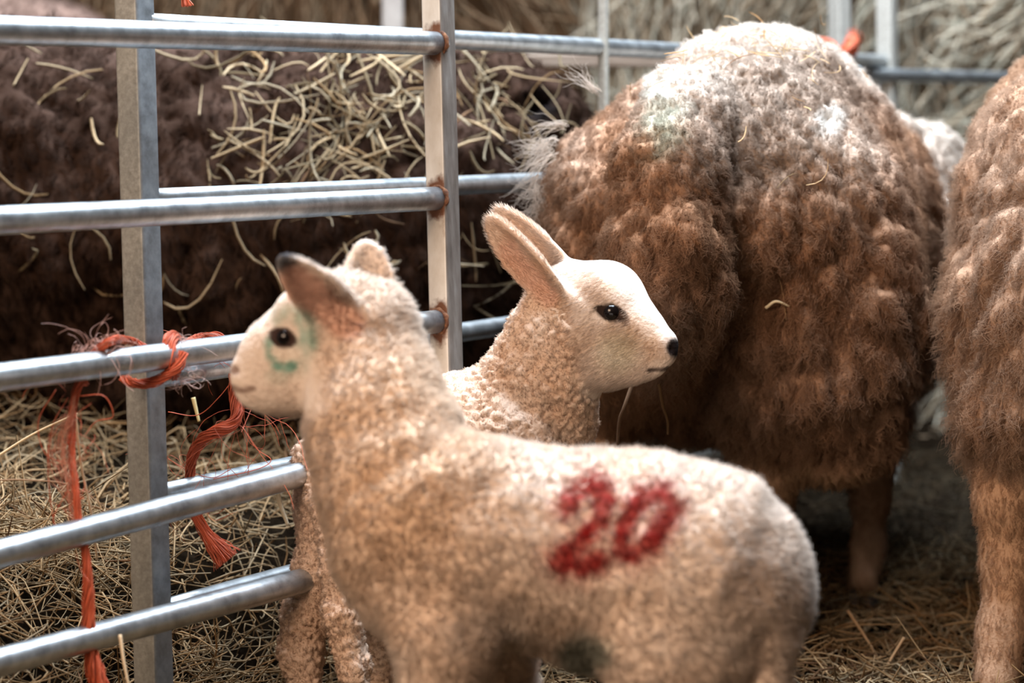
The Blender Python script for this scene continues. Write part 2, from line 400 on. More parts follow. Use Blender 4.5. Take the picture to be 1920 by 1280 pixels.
# ------------------------------------------------------------------ hurdles
def rail(px0, y0, z0, px1, y1, z1, r, parent, ext=0):
    a, b = P(px0, y0, z0), P(px1, y1, z1); t = np.linspace(0, 1, 24)[:, None]
    pts = a + (b - a) * t
    L = np.linalg.norm(b - a); v, f, c = tube(pts, r, 20)
    return mesh_np('rail', v, [f, c], M_GALV, parent)
def box_bar(name, a, b, ax1, ax2, w1, w2, mat, parent, bev=.004, side=None):
    """square tube from a to b with rounded corners"""
    ax1 = np.array([*ax1, 0.]); ax2 = np.array([*ax2, 0.]); prof = []
    for sx, sy in ((1, 1), (-1, 1), (-1, -1), (1, -1)):
        for k in range(4):
            an = {(1, 1): 0, (-1, 1): 90, (-1, -1): 180, (1, -1): 270}[(sx, sy)] + k * 30
            prof.append(((w1 / 2 - bev) * sx + bev * math.cos(math.radians(an)), (w2 / 2 - bev) * sy + bev * math.sin(math.radians(an))))
    prof = np.array(prof); n = len(prof); K = 12; V = []
    for t in np.linspace(0, 1, K): V.append(a + (b - a) * t + prof[:, :1] * ax1 + prof[:, 1:] * ax2)
    V = np.vstack(V); i = np.arange(K - 1)[:, None] * n; j = np.arange(n)[None]; k = (j + 1) % n
    f = np.stack([i + j, i + k, i + n + k, i + n + j], -1).reshape(-1, 4)
    V = np.vstack([V, a, b]); c = K * n; jj = np.arange(n); kk = (jj + 1) % n
    t = np.vstack([np.stack([np.full(n, c), kk, jj], 1), np.stack([np.full(n, c + 1), (K - 1) * n + jj, (K - 1) * n + kk], 1)])
    o = mesh_np(name, V, [f, t], mat, parent, smooth=False)
    if side is not None:
        o.data.materials.append(side)
        for p in o.data.polygons:
            if abs(p.normal.dot(Vector(ax2))) > .6: p.material_index = 1
    return o
def weld(c, axis, r, parent, r0=.016):
    a = np.linspace(0, 2 * np.pi, 29)[:-1]; u = nrmz(np.cross(axis, [0, 0, 1.])); w = np.cross(axis, u); V = []; K = 8
    for i, t in enumerate(a):
        rr = r * (1 + .35 * math.sin(t * 5 + 1) * math.sin(t * 3)) * rng.uniform(.85, 1.2)
        cc = c + (u * math.cos(t) + w * math.sin(t)) * r0
        for k in range(K):
            b = k / K * 2 * np.pi; V.append(cc + ((u * math.cos(t) + w * math.sin(t)) * math.cos(b) + axis * math.sin(b)) * rr)
    V = np.array(V); n = len(a); i = np.arange(n)[:, None]; j = np.arange(K)[None]
    f = np.stack([i * K + j, i * K + (j + 1) % K, ((i + 1) % n) * K + (j + 1) % K, ((i + 1) % n) * K + j], -1).reshape(-1, 4)
    return mesh_np('weld', V, f, M_RUST, parent)

# near hurdle: comes in from the left edge and ends at the cream post
gateA = empty('metal_hurdle', P(400, 1400, 3.2), 'galvanised metal hurdle nearest the camera, ending at the cream post with rusty welds', 'hurdle')
A_RAILS = [(57, 81), (413, 372), (707, 603), (1038, 823), (1241, 1022)]
for y0, y1 in A_RAILS:
    s = (y1 - y0) / 815; x0 = -500
    rail(x0, y0 + s * x0, ZA(x0), 826, y1 + s * 11, ZA(826), .0180, gateA)
WELDS = [P(822, y1 + (y1 - y0) / 815 * 5, ZA(818)) for y0, y1 in A_RAILS[:4]]
def add_rust(m, pts):
    nt = m.node_tree; b = nt.nodes['Principled BSDF']; src = b.inputs['Base Color'].links[0].from_socket
    tc = nt.nodes.new('ShaderNodeTexCoord'); nz = nt.nodes.new('ShaderNodeTexNoise'); nz.inputs['Scale'].default_value = 70; nz.inputs['Detail'].default_value = 5
    nt.links.new(tc.outputs['Object'], nz.inputs['Vector']); acc = None
    for q in pts:
        sub = nt.nodes.new('ShaderNodeVectorMath'); sub.operation = 'SUBTRACT'; sub.inputs[1].default_value = tuple(q); nt.links.new(tc.outputs['Object'], sub.inputs[0])
        sc_ = nt.nodes.new('ShaderNodeVectorMath'); sc_.operation = 'MULTIPLY'; sc_.inputs[1].default_value = (1, 1, .8); nt.links.new(sub.outputs[0], sc_.inputs[0])
        ln = nt.nodes.new('ShaderNodeVectorMath'); ln.operation = 'LENGTH'; nt.links.new(sc_.outputs[0], ln.inputs[0])
        mr = nt.nodes.new('ShaderNodeMapRange'); mr.inputs[1].default_value = .036; mr.inputs[2].default_value = .017; nt.links.new(ln.outputs['Value'], mr.inputs[0])
        if acc is None: acc = mr.outputs[0]
        else:
            mx = nt.nodes.new('ShaderNodeMath'); mx.operation = 'MAXIMUM'; nt.links.new(acc, mx.inputs[0]); nt.links.new(mr.outputs[0], mx.inputs[1]); acc = mx.outputs[0]
    ad = nt.nodes.new('ShaderNodeMath'); ad.operation = 'MULTIPLY_ADD'; ad.inputs[1].default_value = 1.3; nt.links.new(nz.outputs['Fac'], ad.inputs[0]); nt.links.new(acc, ad.inputs[2])
    th = nt.nodes.new('ShaderNodeMapRange'); th.inputs[1].default_value = .95; th.inputs[2].default_value = 1.45; nt.links.new(ad.outputs[0], th.inputs[0])
    mix = nt.nodes.new('ShaderNodeMix'); mix.data_type = 'RGBA'; nt.links.new(th.outputs[0], mix.inputs['Factor']); nt.links.new(src, mix.inputs['A']); mix.inputs['B'].default_value = (.15, .055, .022, 1)
    nt.links.new(mix.outputs['Result'], b.inputs['Base Color'])
add_rust(M_CREAM, WELDS)
dA = nrmz((P(815, 203, ZA(815)) - P(0, 203, ZA(0)))[:2]); nA = np.array([dA[1], -dA[0]])
pt, pb = P(818, -120, ZA(832)), P(851, 1230, ZA(832))
box_bar('end_post', pb, pt, dA, nA, .038, .038, M_CREAM, gateA, .004, M_SIDE)
for y0, y1 in A_RAILS[:4]:
    s = (y1 - y0) / 815
    c = P(820, y1 + s * 5, ZA(818)); weld(c, np.array([*dA, 0]), .0032, gateA, .0182)
# far hurdle: starts at the grey post and runs back behind the ewe
gateB = empty('metal_hurdle', P(900, 1300, 3.9), 'galvanised metal hurdle behind, running from the grey post back past the ewe', 'hurdle')
B870 = [76, 347, 622, 806, 987]
for y in B870:
    f = lambda x: 215 + (y - 215) * (3640 - x) / 2770.
    rail(275, f(275), ZB(275), 1655, f(1655), ZB(1655), .0160, gateB)
dB, nB = gd, gn
box_bar('end_post', P(292, 1400, ZB(268)), P(248, -120, ZB(268)), dB, nB, .040, .040, M_POST, gateB, .004, M_SIDE2)
box_bar('brace', P(1133, 1100, ZB(1133)-.02), P(1131, -120, ZB(1131)-.02), dB, nB, .016, .016, M_POST, gateB, .003)
box_bar('end_post', P(1668, 900, ZB(1660)), P(1662, -120, ZB(1660)), dB, nB, .040, .040, M_POST, gateB)
# cross hurdle at the back right
gateC = empty('metal_hurdle', P(1750, 800, 5.9), 'galvanised hurdle at the back, seen between the two ewes', 'hurdle')
for y in (139, 330, 500, 650):
    rail(1606, y, 5.55, 2150, y + (14 if y < 200 else -20), 6.2, .0155, gateC)
d = nrmz((P(2150, 203, 6.2) - P(1606, 203, 5.55))[:2])
box_bar('end_post', P(1585, 800, 5.6), P(1571, -150, 5.6), d, np.array([d[1], -d[0]]), .040, .038, M_POST, gateC)

# ------------------------------------------------------------------ animals
EWE_BROWN = np.array([.31, .170, .100])
def fbody(name, V, F, N, colfn, root, mat=M_SKIN):
    px, py, _ = proj(V); return mesh_np(name, V, F, mat, root, np.clip(colfn(V, px, py, N), 0, 1))
def eye_part(H, px, py, r, root, sink=.55):
    l, n = H.at(px, py); c = l - n * r * sink
    a = np.linspace(0, np.pi, 13); b = np.linspace(0, 2 * np.pi, 25)[:-1]; V = []
    for t in a:
        for q in b: V.append(c + r * np.array([math.sin(t) * math.cos(q), math.sin(t) * math.sin(q), math.cos(t)]))
    V = np.array(V); i = np.arange(12)[:, None] * 24; j = np.arange(24)[None]; k = (j + 1) % 24
    f = np.stack([i + j, i + 24 + j, i + 24 + k, i + k], -1).reshape(-1, 4)
    return mesh_np('eye', V, f, M_EYE, root)
def hoof(px, py, Z, r, root):
    c = P(px, py, Z); parts = []
    g = ground_h(c[None, 0], c[None, 1])[0]
    for s in (-1, 1):
        o = np.array([s * r * .5, 0, 0]); pts = np.array([[c[0], c[1], g + .045], [c[0], c[1] - .01, g + .02], [c[0], c[1] - .02, g - .002]]) + o
        parts.append(tube(pts, [r * .55, r * .62, r * .7], 10))
    v, f = merge(parts); return mesh_np('hoof', v, f, M_HOOF, root)
def gz(px, Z):
    """picture row where the ground lies at column px, depth Z"""
    q = P(px, 203, Z); return 203 + (CAMH - ground_h(q[None, 0], q[None, 1])[0] - .03) * FPX / Z

# ---- lamb in front, numbered
def seg_d(px, py, pts):
    d = np.full(px.shape, 1e9); pts = np.asarray(pts, float)
    for a, b in zip(pts[:-1], pts[1:]):
        ab = b - a; t = np.clip(((px - a[0]) * ab[0] + (py - a[1]) * ab[1]) / (ab @ ab), 0, 1)
        d = np.minimum(d, np.hypot(px - a[0] - t * ab[0], py - a[1] - t * ab[1]))
    return d
def lamb_front():
    root = empty('lamb', P(1050, 1500, 2.85), 'front lamb with a red number on its side and green paint round its eye', 'lamb')
    hz, bz = 2.93, 2.82
    lo = P(380, 1620, 2.85); hi = P(1560, 420, 2.85)
    F_ = Field([lo[0], 2.50, -.02], [hi[0], 3.12, hi[2] + .03], .0034)
    ch = F_.chain
    # torso
    ch([(790, 985, bz, 150), (850, 1010, bz, 163), (1000, 1022, bz - .01, 163), (1200, 1048, bz - .04, 180), (1325, 1085, bz - .06, 187)], .05, 1.0)
    ch([(1325, 1085, bz - .06, 185), (1375, 1110, bz - .06, 124)], .04)
    # neck
    ch([(700, 905, bz + .02, 105), (690, 790, bz + .06, 98), (668, 655, hz, 96)], .05, 1.15)
    ch([(800, 940, bz, 135), (735, 820, bz + .04, 96), (700, 660, hz, 84)], .05, 1.15)
    ch([(740, 1050, bz, 105), (760, 1110, bz - .02, 85)], .04)
    # skull, cheeks and muzzle
    ch([(650, 612, hz, 84), (590, 628, hz, 84)], .03, 1.15)
    ch([(590, 630, hz, 80), (510, 668, hz, 56), (468, 700, hz, 30)], .03, 1.25)
    ch([(600, 690, hz, 82), (540, 712, hz, 58), (482, 727, hz, 36)], .025, 1.25)
    ch([(474, 740, hz, 24), (500, 752, hz, 24)], .01, 1.2)
    ch([(462, 697, hz, 24), (463, 715, hz, 23)], .01, 1.1)
    F_.cone(P(556, 580, hz - .026), P(556, 580, hz - .026), R(34, hz), R(34, hz), .02)      # brow
    F_.cone(P(640, 572, hz), P(700, 596, hz), R(46, hz), R(58, hz), .03)
    # mouth slit and nostril
    for a, b in (((434, 727), (455, 731)), ((455, 731), (476, 727))):
        F_.cone(P(*a, hz - .034), P(*b, hz - .034), R(4.5, hz), R(3.5, hz), .005, cut=True)
    F_.cone(P(440, 694, hz - .012), P(452, 698, hz - .03), R(5, hz), R(4, hz), .004, cut=True)
    # ears
    F_.ear(P(662, 612, hz - .035), P(520, 478, hz - .10), np.array([-.25, -.95, .05]), R(98, hz), .010, .012, .5)
    F_.ear(P(694, 590, hz + .02), P(686, 448, hz + .03), np.array([.15, -.95, .1]), R(100, hz), .012, .012, .6)
    # legs
    ch([(840, 1080, bz - .06, 92), (830, 1200, bz - .07, 84), (820, 1300, bz - .07, 62), (815, 1420, bz - .06, 44), (815, gz(815, bz) - 10, bz - .06, 36)], .03, 1.25)
    ch([(880, 1110, bz + .07, 80), (950, 1210, bz + .08, 40), (960, 1300, bz + .08, 38), (960, gz(960, bz + .08) - 10, bz + .08, 32)], .03)
    ch([(1290, 1110, bz - .10, 150), (1260, 1230, bz - .12, 122), (1250, 1330, bz - .12, 80), (1300, 1440, bz - .10, 46), (1290, gz(1290, bz) - 10, bz - .10, 36)], .035, 1.4)
    ch([(1330, 1130, bz + .02, 130), (1310, 1300, bz + .05, 70), (1340, 1440, bz + .05, 44), (1330, gz(1330, bz + .05) - 10, bz + .05, 34)], .03, 1.3)
    # tail
    ch([(1420, 1030, bz - .06, 74), (1444, 1100, bz - .09, 56), (1436, 1190, bz - .11, 50), (1428, 1290, bz - .11, 46), (1425, 1380, bz - .11, 34)], .012, 1.1)
    # belly tuft
    ch([(1000, 1150, bz - .01, 55), (1090, 1200, bz - .02, 42), (1150, 1205, bz - .02, 45)], .03)
    V, F = F_.mesh(3); N = vnormals(V, F); px, py, _ = proj(V)
    face = sstep(640, 560, px) * sstep(800, 760, py)
    body = 1 - face
    F1, F2, fp, rid = worley(V + vec_noise(V * 40, 2) * .010, (.019, .019, .015), 3)
    disp = (np.clip((F2 - F1) * 2.2, 0, 1) ** .6 - .7) * .0034 * (.3 + rid) * sstep(580, 760, px + (py - 700) * .2) + (fbm(V * 40, 4) - .5) * .009 * body
    # wrinkles across the neck and shoulder
    wr = np.sin((px * .55 + py * .95) / 21 + 4 * fbm(V * 16, 6)) * .0042 * sstep(620, 700, px) * sstep(1050, 850, px) * sstep(740, 800, py) * sstep(1000, 900, py)
    V = V + N * (disp + wr)[:, None]; N = vnormals(V, F); H = Hit(V, F)
    two = [(1062, 952), (1085, 922), (1118, 905), (1136, 935), (1122, 975), (1090, 1010), (1052, 1046), (1045, 1052), (1085, 1062), (1120, 1052)]
    zero = [(1225, 925), (1190, 945), (1172, 985), (1165, 1022), (1180, 1040), (1215, 1025), (1240, 990), (1255, 950), (1240, 926), (1225, 925)]
    def col(p, x, y, nn):
        n = len(p); c = np.tile(np.array([.86, .67, .53]), (n, 1)); c = lerp(c, np.array([.92, .83, .77]), (fbm(p * 22, 5))[:, None] * .9)
        tn = sstep(230, 90, np.hypot((x - 760) * .9, (y - 880) * .62)) * (.35 + .65 * fbm(p * 9, 61)); c = lerp(c, np.array([.74, .52, .35]), tn[:, None])
        fc = sstep(640, 575, x) * sstep(800, 765, y)
        c = lerp(c, np.array([.82, .69, .60]), fc[:, None])
        j = (vnoise(p * 260, 9) - .5) * 16 + (vnoise(p * 90, 19) - .5) * 14
        front = sstep(-.2, -.45, nn[:, 1])
        d = np.minimum(seg_d(x, y, two), seg_d(x, y, zero)) + j
        pat = .78 + .22 * vnoise(p * 60, 29)
        r = sstep(34, 8, d) * pat * front
        halo = sstep(62, 22, d) * .22 * front
        c = lerp(c, np.array([.62, .20, .15]), halo[:, None]); c = lerp(c, np.array([.36, .006, .008]), r[:, None])
        # green marker round the eye
        q = vnoise(p * 110, 12); g = sstep(17, 3, seg_d(x, y, [(505, 640), (506, 668), (520, 686), (546, 685)]) + j * .5) * (.45 + .5 * q)
        g = g + sstep(28, 6, seg_d(x, y, [(524, 592), (550, 588), (574, 606), (580, 640)]) + j * .6) * (.15 + .5 * q)
        g = g + sstep(36, 8, seg_d(x, y, [(572, 650), (560, 682), (520, 700)]) + j * .6) * (.05 + .3 * q)
        c = lerp(c, np.array([.13, .36, .29]), (np.clip(g, 0, .85) * front)[:, None])
        k = sstep(15, 4, seg_d(x, y, [(514, 658), (532, 670), (553, 662)])) * front * .9; c = lerp(c, np.array([.84, .74, .64]), k[:, None])
        # dark rim of the eye, nose, mouth
        xr = (x - 530) * .94 + (y - 633) * .34; yr = -(x - 530) * .34 + (y - 633) * .94; k = sstep(1.15, .8, np.abs(xr / 29) ** 1.6 + np.abs(yr / 21) ** 1.7) * front; c = lerp(c, np.array([.05, .03, .025]), k[:, None])
        k = sstep(9, 3, seg_d(x, y, [(434, 727), (455, 732), (474, 728)]) + j * .1) * .8; c = lerp(c, np.array([.22, .13, .10]), k[:, None])
        k = sstep(13, 5, np.hypot(x - 440, y - 694)) * .8; c = lerp(c, np.array([.22, .13, .11]), k[:, None])
        # dark smudge on the ear tip, pink inside of the ear
        ep = sstep(40, 10, np.hypot((x - 528) * 1.1, y - 488) + j * .6); c = lerp(c, np.array([.06, .07, .09]), (ep * .92)[:, None])
        k = sstep(44, 22, seg_d(x, y, [(552, 530), (600, 562), (650, 606)])) * sstep(-.3, -.6, nn[:, 1]) * .7; c = lerp(c, np.array([.68, .38, .28]), k[:, None])
        # green grey stain on the belly
        k = sstep(75, 30, np.hypot(x - 1095, (y - 1225) * 1.3) + j) * .8; c = lerp(c, np.array([.17, .21, .18]), k[:, None])
        return np.clip(c, 0, 1)
    fbody('body', V, F, N, col, root)
    eye_part(H, 531, 633, .0118, root, .62)
    def length(p, x, y):
        fc = sstep(655, 570, x) * sstep(800, 760, y); er = np.maximum(sstep(560, 500, y) * sstep(620, 600, x), sstep(510, 480, y))
        return lerp(.0082, .0040, np.maximum(fc, er)) * (1 - .85 * sstep(30, 18, np.hypot(x - 531, y - 634)))
    def comb(p, x, y, nn):
        c = np.tile(np.array([.25, 0, -.25]), (len(p), 1)); fc = sstep(640, 570, x)[:, None] * sstep(800, 760, y)[:, None]
        return c * (1 - fc) + np.array([1.1, .1, .3]) * fc
    grow('wool', V, F, N, 260000, root, length, comb, col, .00032, 5, lambda p, x, y: lerp(.75, .15, sstep(655, 590, x) * sstep(800, 760, y)), 160, (.007, .007, .007), lambda p, x, y: lerp(.55, .05, sstep(655, 590, x) * sstep(800, 760, y)), seed=1, lift=.85)
    for x, Z in ((815, bz - .06), (960, bz + .08), (1290, bz - .10), (1330, bz + .05)): hoof(x, gz(x, Z), Z, .016, root)
    return root, H
lamb1, H1 = lamb_front()

# ---- lamb behind, looking to the right
def lamb_back():
    root = empty('lamb', P(820, 1330, 3.5), 'clean faced lamb behind, ears laid back, looking right towards the ewe', 'lamb')
    hz, bz = 3.46, 3.52
    lo = P(470, 1420, 3.5); hi = P(1310, 380, 3.5)
    F_ = Field([lo[0], 3.26, -.02], [hi[0], 3.86, hi[2] + .04], .0036); ch = F_.chain
    # torso, rump
    ch([(940, 850, bz, 118), (860, 858, bz + .01, 138), (760, 880, bz + .01, 140), (680, 935, bz, 128)], .05)
    # neck
    ch([(960, 845, bz, 115), (1010, 770, bz - .01, 92), (1035, 690, bz - .03, 80), (1050, 610, hz, 76)], .05, 1.1)
    ch([(890, 800, bz, 95), (980, 700, bz - .02, 52), (1000, 620, hz, 40)], .04, 1.1)
    ch([(1000, 860, bz, 95), (1045, 800, bz, 62)], .03)
    # skull and muzzle (turned a little towards the camera)
    ch([(1080, 560, hz + .015, 70), (1130, 568, hz, 78)], .03, 1.15)
    ch([(1135, 580, hz, 74), (1195, 625, hz - .025, 48), (1238, 650, hz - .04, 30)], .03, 1.2)
    ch([(1095, 640, hz, 72), (1150, 668, hz - .01, 54), (1212, 672, hz - .035, 33)], .025, 1.2)
    ch([(1244, 645, hz - .04, 25), (1246, 664, hz - .04, 21)], .012, 1.0)
    ch([(1190, 694, hz - .03, 25), (1228, 690, hz - .04, 17)], .012, 1.2)
    F_.cone(P(1140, 556, hz - .032), P(1160, 560, hz - .034), R(26, hz), R(22, hz), .018)   # brow
    # mouth, nostril
    F_.cone(P(1264, 690, hz - .062), P(1236, 693, hz - .066), R(3.6, hz), R(3.6, hz), .004, cut=True)
    F_.cone(P(1236, 693, hz - .066), P(1216, 693, hz - .066), R(3.4, hz), R(2.5, hz), .004, cut=True)
    F_.cone(P(1264, 648, hz - .07), P(1256, 655, hz - .055), R(4, hz), R(3, hz), .004, cut=True)
    # eye socket
    F_.cone(P(1145, 584, hz - .076), P(1145, 584, hz - .076), R(17, hz), R(17, hz), .008, cut=True)
    # ears
    F_.ear(P(1062, 572, hz - .028), P(912, 402, hz - .05), np.array([-.45, -.8, -.45]), R(84, hz), .012, .012, .8, .10)
    F_.ear(P(1078, 522, hz + .040), P(925, 388, hz + .055), np.array([-.3, -.85, -.4]), R(80, hz), .012, .012, .7, .10)
    # legs: two hind, two front
    ch([(650, 960, bz - .05, 100), (600, 1060, bz - .05, 44), (578, 1150, bz - .04, 44), (562, 1225, bz - .04, 34), (590, gz(590, bz) - 8, bz - .05, 24)], .03)
    ch([(700, 980, bz + .06, 95), (690, 1100, bz + .06, 42), (716, 1190, bz + .06, 36), (708, gz(708, bz + .06) - 8, bz + .06, 24)], .03)
    ch([(960, 930, bz - .05, 75), (985, 1080, bz - .05, 40), (988, 1180, bz - .05, 30), (985, gz(985, bz) - 8, bz - .05, 23)], .03)
    ch([(930, 930, bz + .06, 75), (915, 1080, bz + .06, 38), (915, gz(915, bz + .06) - 8, bz + .06, 23)], .03)
    # hanging tail
    ch([(592, 860, bz - .06, 46), (622, 950, bz - .10, 36), (637, 1060, bz - .11, 34), (640, 1150, bz - .11, 34), (664, 1250, bz - .10, 30), (672, 1300, bz - .10, 20)], .014)
    V, F = F_.mesh(3); N = vnormals(V, F); px, py, _ = proj(V)
    face = sstep(1040, 1085, px + (py - 600) * -.25) * sstep(760, 735, py)
    body = (1 - face) * sstep(540, 600, py)
    F1, F2, fp, rid = worley(V + vec_noise(V * 50, 2) * .008, (.014, .014, .012), 13)
    disp = (np.clip((F2 - F1) * 2.2, 0, 1) ** .6 - .7) * .0062 * (.5 + rid) * body + (fbm(V * 60, 4) - .5) * .007 * body
    wr = -np.abs(np.sin((px * .62 - py * .80) / 34 + 2.2 * fbm(V * 12, 6))) ** 5 * .0100 * sstep(900, 960, px) * sstep(1120, 1060, px) * sstep(660, 720, py)
    V = V + N * (disp + wr)[:, None]; N = vnormals(V, F); H = Hit(V, F)
    def col(p, x, y, nn):
        n = len(p); c = np.tile(np.array([.74, .52, .38]), (n, 1)); c = lerp(c, np.array([.82, .69, .60]), np.clip(fbm(p * 25, 5) * 1.5 - .45, 0, 1)[:, None])
        fc = sstep(1040, 1085, x + (y - 600) * -.25) * sstep(770, 740, y); c = lerp(c, np.array([.78, .65, .56]), fc[:, None])
        q = fbm(p * 45, 66); hf = sstep(-.1, -.4, nn[:, 1])
        for ax_, ay_, rr_, st_ in ((1185, 632, 62, .75), (1095, 640, 46, .5), (1046, 580, 40, .7), (1130, 545, 36, .45), (1225, 660, 34, .6)):
            c = lerp(c, np.array([.52, .34, .22]), (sstep(rr_, rr_ * .2, np.hypot(x - ax_, y - ay_) + (q - .5) * 50) * st_ * hf)[:, None])
        sp_ = sstep(.80, .90, vnoise(p * 420, 77)) * sstep(46, 14, np.hypot(x - 1240, (y - 672) * 1.2)) * hf; c = lerp(c, np.array([.10, .07, .06]), sp_[:, None] * .8)
        c = lerp(c, np.array([.62, .66, .50]), (sstep(60, 15, np.hypot(x - 1160, y - 660)) * .35)[:, None])
        hd = sstep(700, 600, x); c = lerp(c, np.array([.60, .43, .33]), (hd * .6)[:, None])
        j = (vnoise(p * 400, 9) - .5) * 5; front = sstep(.1, -.2, nn[:, 1])
        xr = (x - 1146) * .966 + (y - 586) * .26; yr = -(x - 1146) * .26 + (y - 586) * .966; k = sstep(1.12, .80, np.abs(xr / 34) ** 1.35 + np.abs(yr / 18) ** 1.7 + j * .03) * front; c = lerp(c, np.array([.035, .022, .018]), k[:, None])
        k = sstep(6, 2, seg_d(x, y, [(1166, 590), (1176, 600), (1175, 607)]) + j * .3) * .8; c = lerp(c, np.array([.12, .07, .05]), k[:, None])
        k = sstep(40, 10, np.hypot(x - 1255, y - 655)) * .30; c = lerp(c, np.array([.40, .26, .20]), k[:, None])
        k = sstep(18, 11, np.hypot((x - 1264) * 1.0, (y - 652) * .78) + j * .5); c = lerp(c, np.array([.018, .013, .013]), k[:, None])
        k = sstep(6, 2, seg_d(x, y, [(1270, 680), (1259, 690), (1240, 693), (1218, 693)]) + j * .25) * .9; c = lerp(c, np.array([.07, .045, .04]), k[:, None])
        k = sstep(30, 10, seg_d(x, y, [(955, 470), (985, 510), (1030, 556)]) + j) * sstep(-.2, -.5, nn[:, 1]) * .6; c = lerp(c, np.array([.66, .38, .29]), k[:, None])
        return np.clip(c, 0, 1)
    fbody('body', V, F, N, col, root)
    c = P(1146, 585, 3.40); l, nn = H.at(1146, 585)
    eye_part(H, 1146, 586, .0142, root, .62)
    def fmask(x, y): return np.maximum(sstep(1030, 1080, x + (y - 600) * -.25) * sstep(765, 735, y), sstep(580, 540, y))
    def length(p, x, y):
        nose = sstep(1200, 1250, x)
        return lerp(.0036, .0058, fmask(x, y)) * (1 - .65 * nose) * (1 - .93 * sstep(30, 21, np.hypot(x - 1145, (y - 585) * 1.35)))
    def comb(p, x, y, nn):
        f = fmask(x, y)[:, None]; er = (sstep(1060, 1020, x) * sstep(580, 540, y))[:, None]
        c = np.array([-.15, 0, -.3]) * (1 - f) + np.array([-1.3, .1, -.55]) * f * (1 - er) + np.array([-.7, 0, .75]) * er
        return c
    grow('wool', V, F, N, 240000, root, length, comb, col, .00028, 5, lambda p, x, y: lerp(.8, .15, fmask(x, y)), 150, (.006, .006, .006), lambda p, x, y: lerp(.5, .04, fmask(x, y)), seed=2, lift=.6)
    for x, Z in ((590, bz - .05), (708, bz + .06), (985, bz - .05), (915, bz + .06)): hoof(x, gz(x, Z), Z, .015, root)
    return root, H
lamb2, H2 = lamb_back()

# ---- ewes
def ewe_fur(root, V, F, N, n, seed, col, hang, legm, cell=(.017, .017, .020), Lw=.0145, rad=.00040):
    def length(p, x, y): return lerp(Lw, .005, legm(p, x, y)) * (.65 + 1.0 * hang(p, x, y))
    def comb(p, x, y, nn):
        h = hang(p, x, y)[:, None]; l = legm(p, x, y)[:, None]
        return (np.array([0, 0, -1.]) * (.30 + .9 * h)) * (1 - l) + np.array([0, 0, -1.4]) * l
    return grow('fleece', V, F, N, n, root, length, comb, col, rad, 8, .8, 60, cell, .62, seed=seed, lift=.8, droop=.25, crimp=.24, cwave=1.8)
def fleece_disp(V, N, cell, amp, seed, mask, hang):
    q = V + vec_noise(V * 16, seed) * .016
    F1, F2, fp, rid = worley(q, cell, seed + 9)
    a = (np.sqrt(np.clip(1 - (F1 / .9) ** 2, 0, 1)) - .55) * amp * (.65 + .8 * rid) * 1.15
    G1, G2, _, gid = worley(V + vec_noise(V * 8, seed + 3) * .03, np.array(cell) * np.array([3.2, 3.2, 5.0]), seed + 4)
    b = (np.clip((G2 - G1) * 3, 0, 1) - .6) * amp * 1.6
    c = (fbm(V * 10, seed + 6) - .5) * amp * 3
    return V + N * ((a + b * hang + c) * (1 - mask))[:, None]
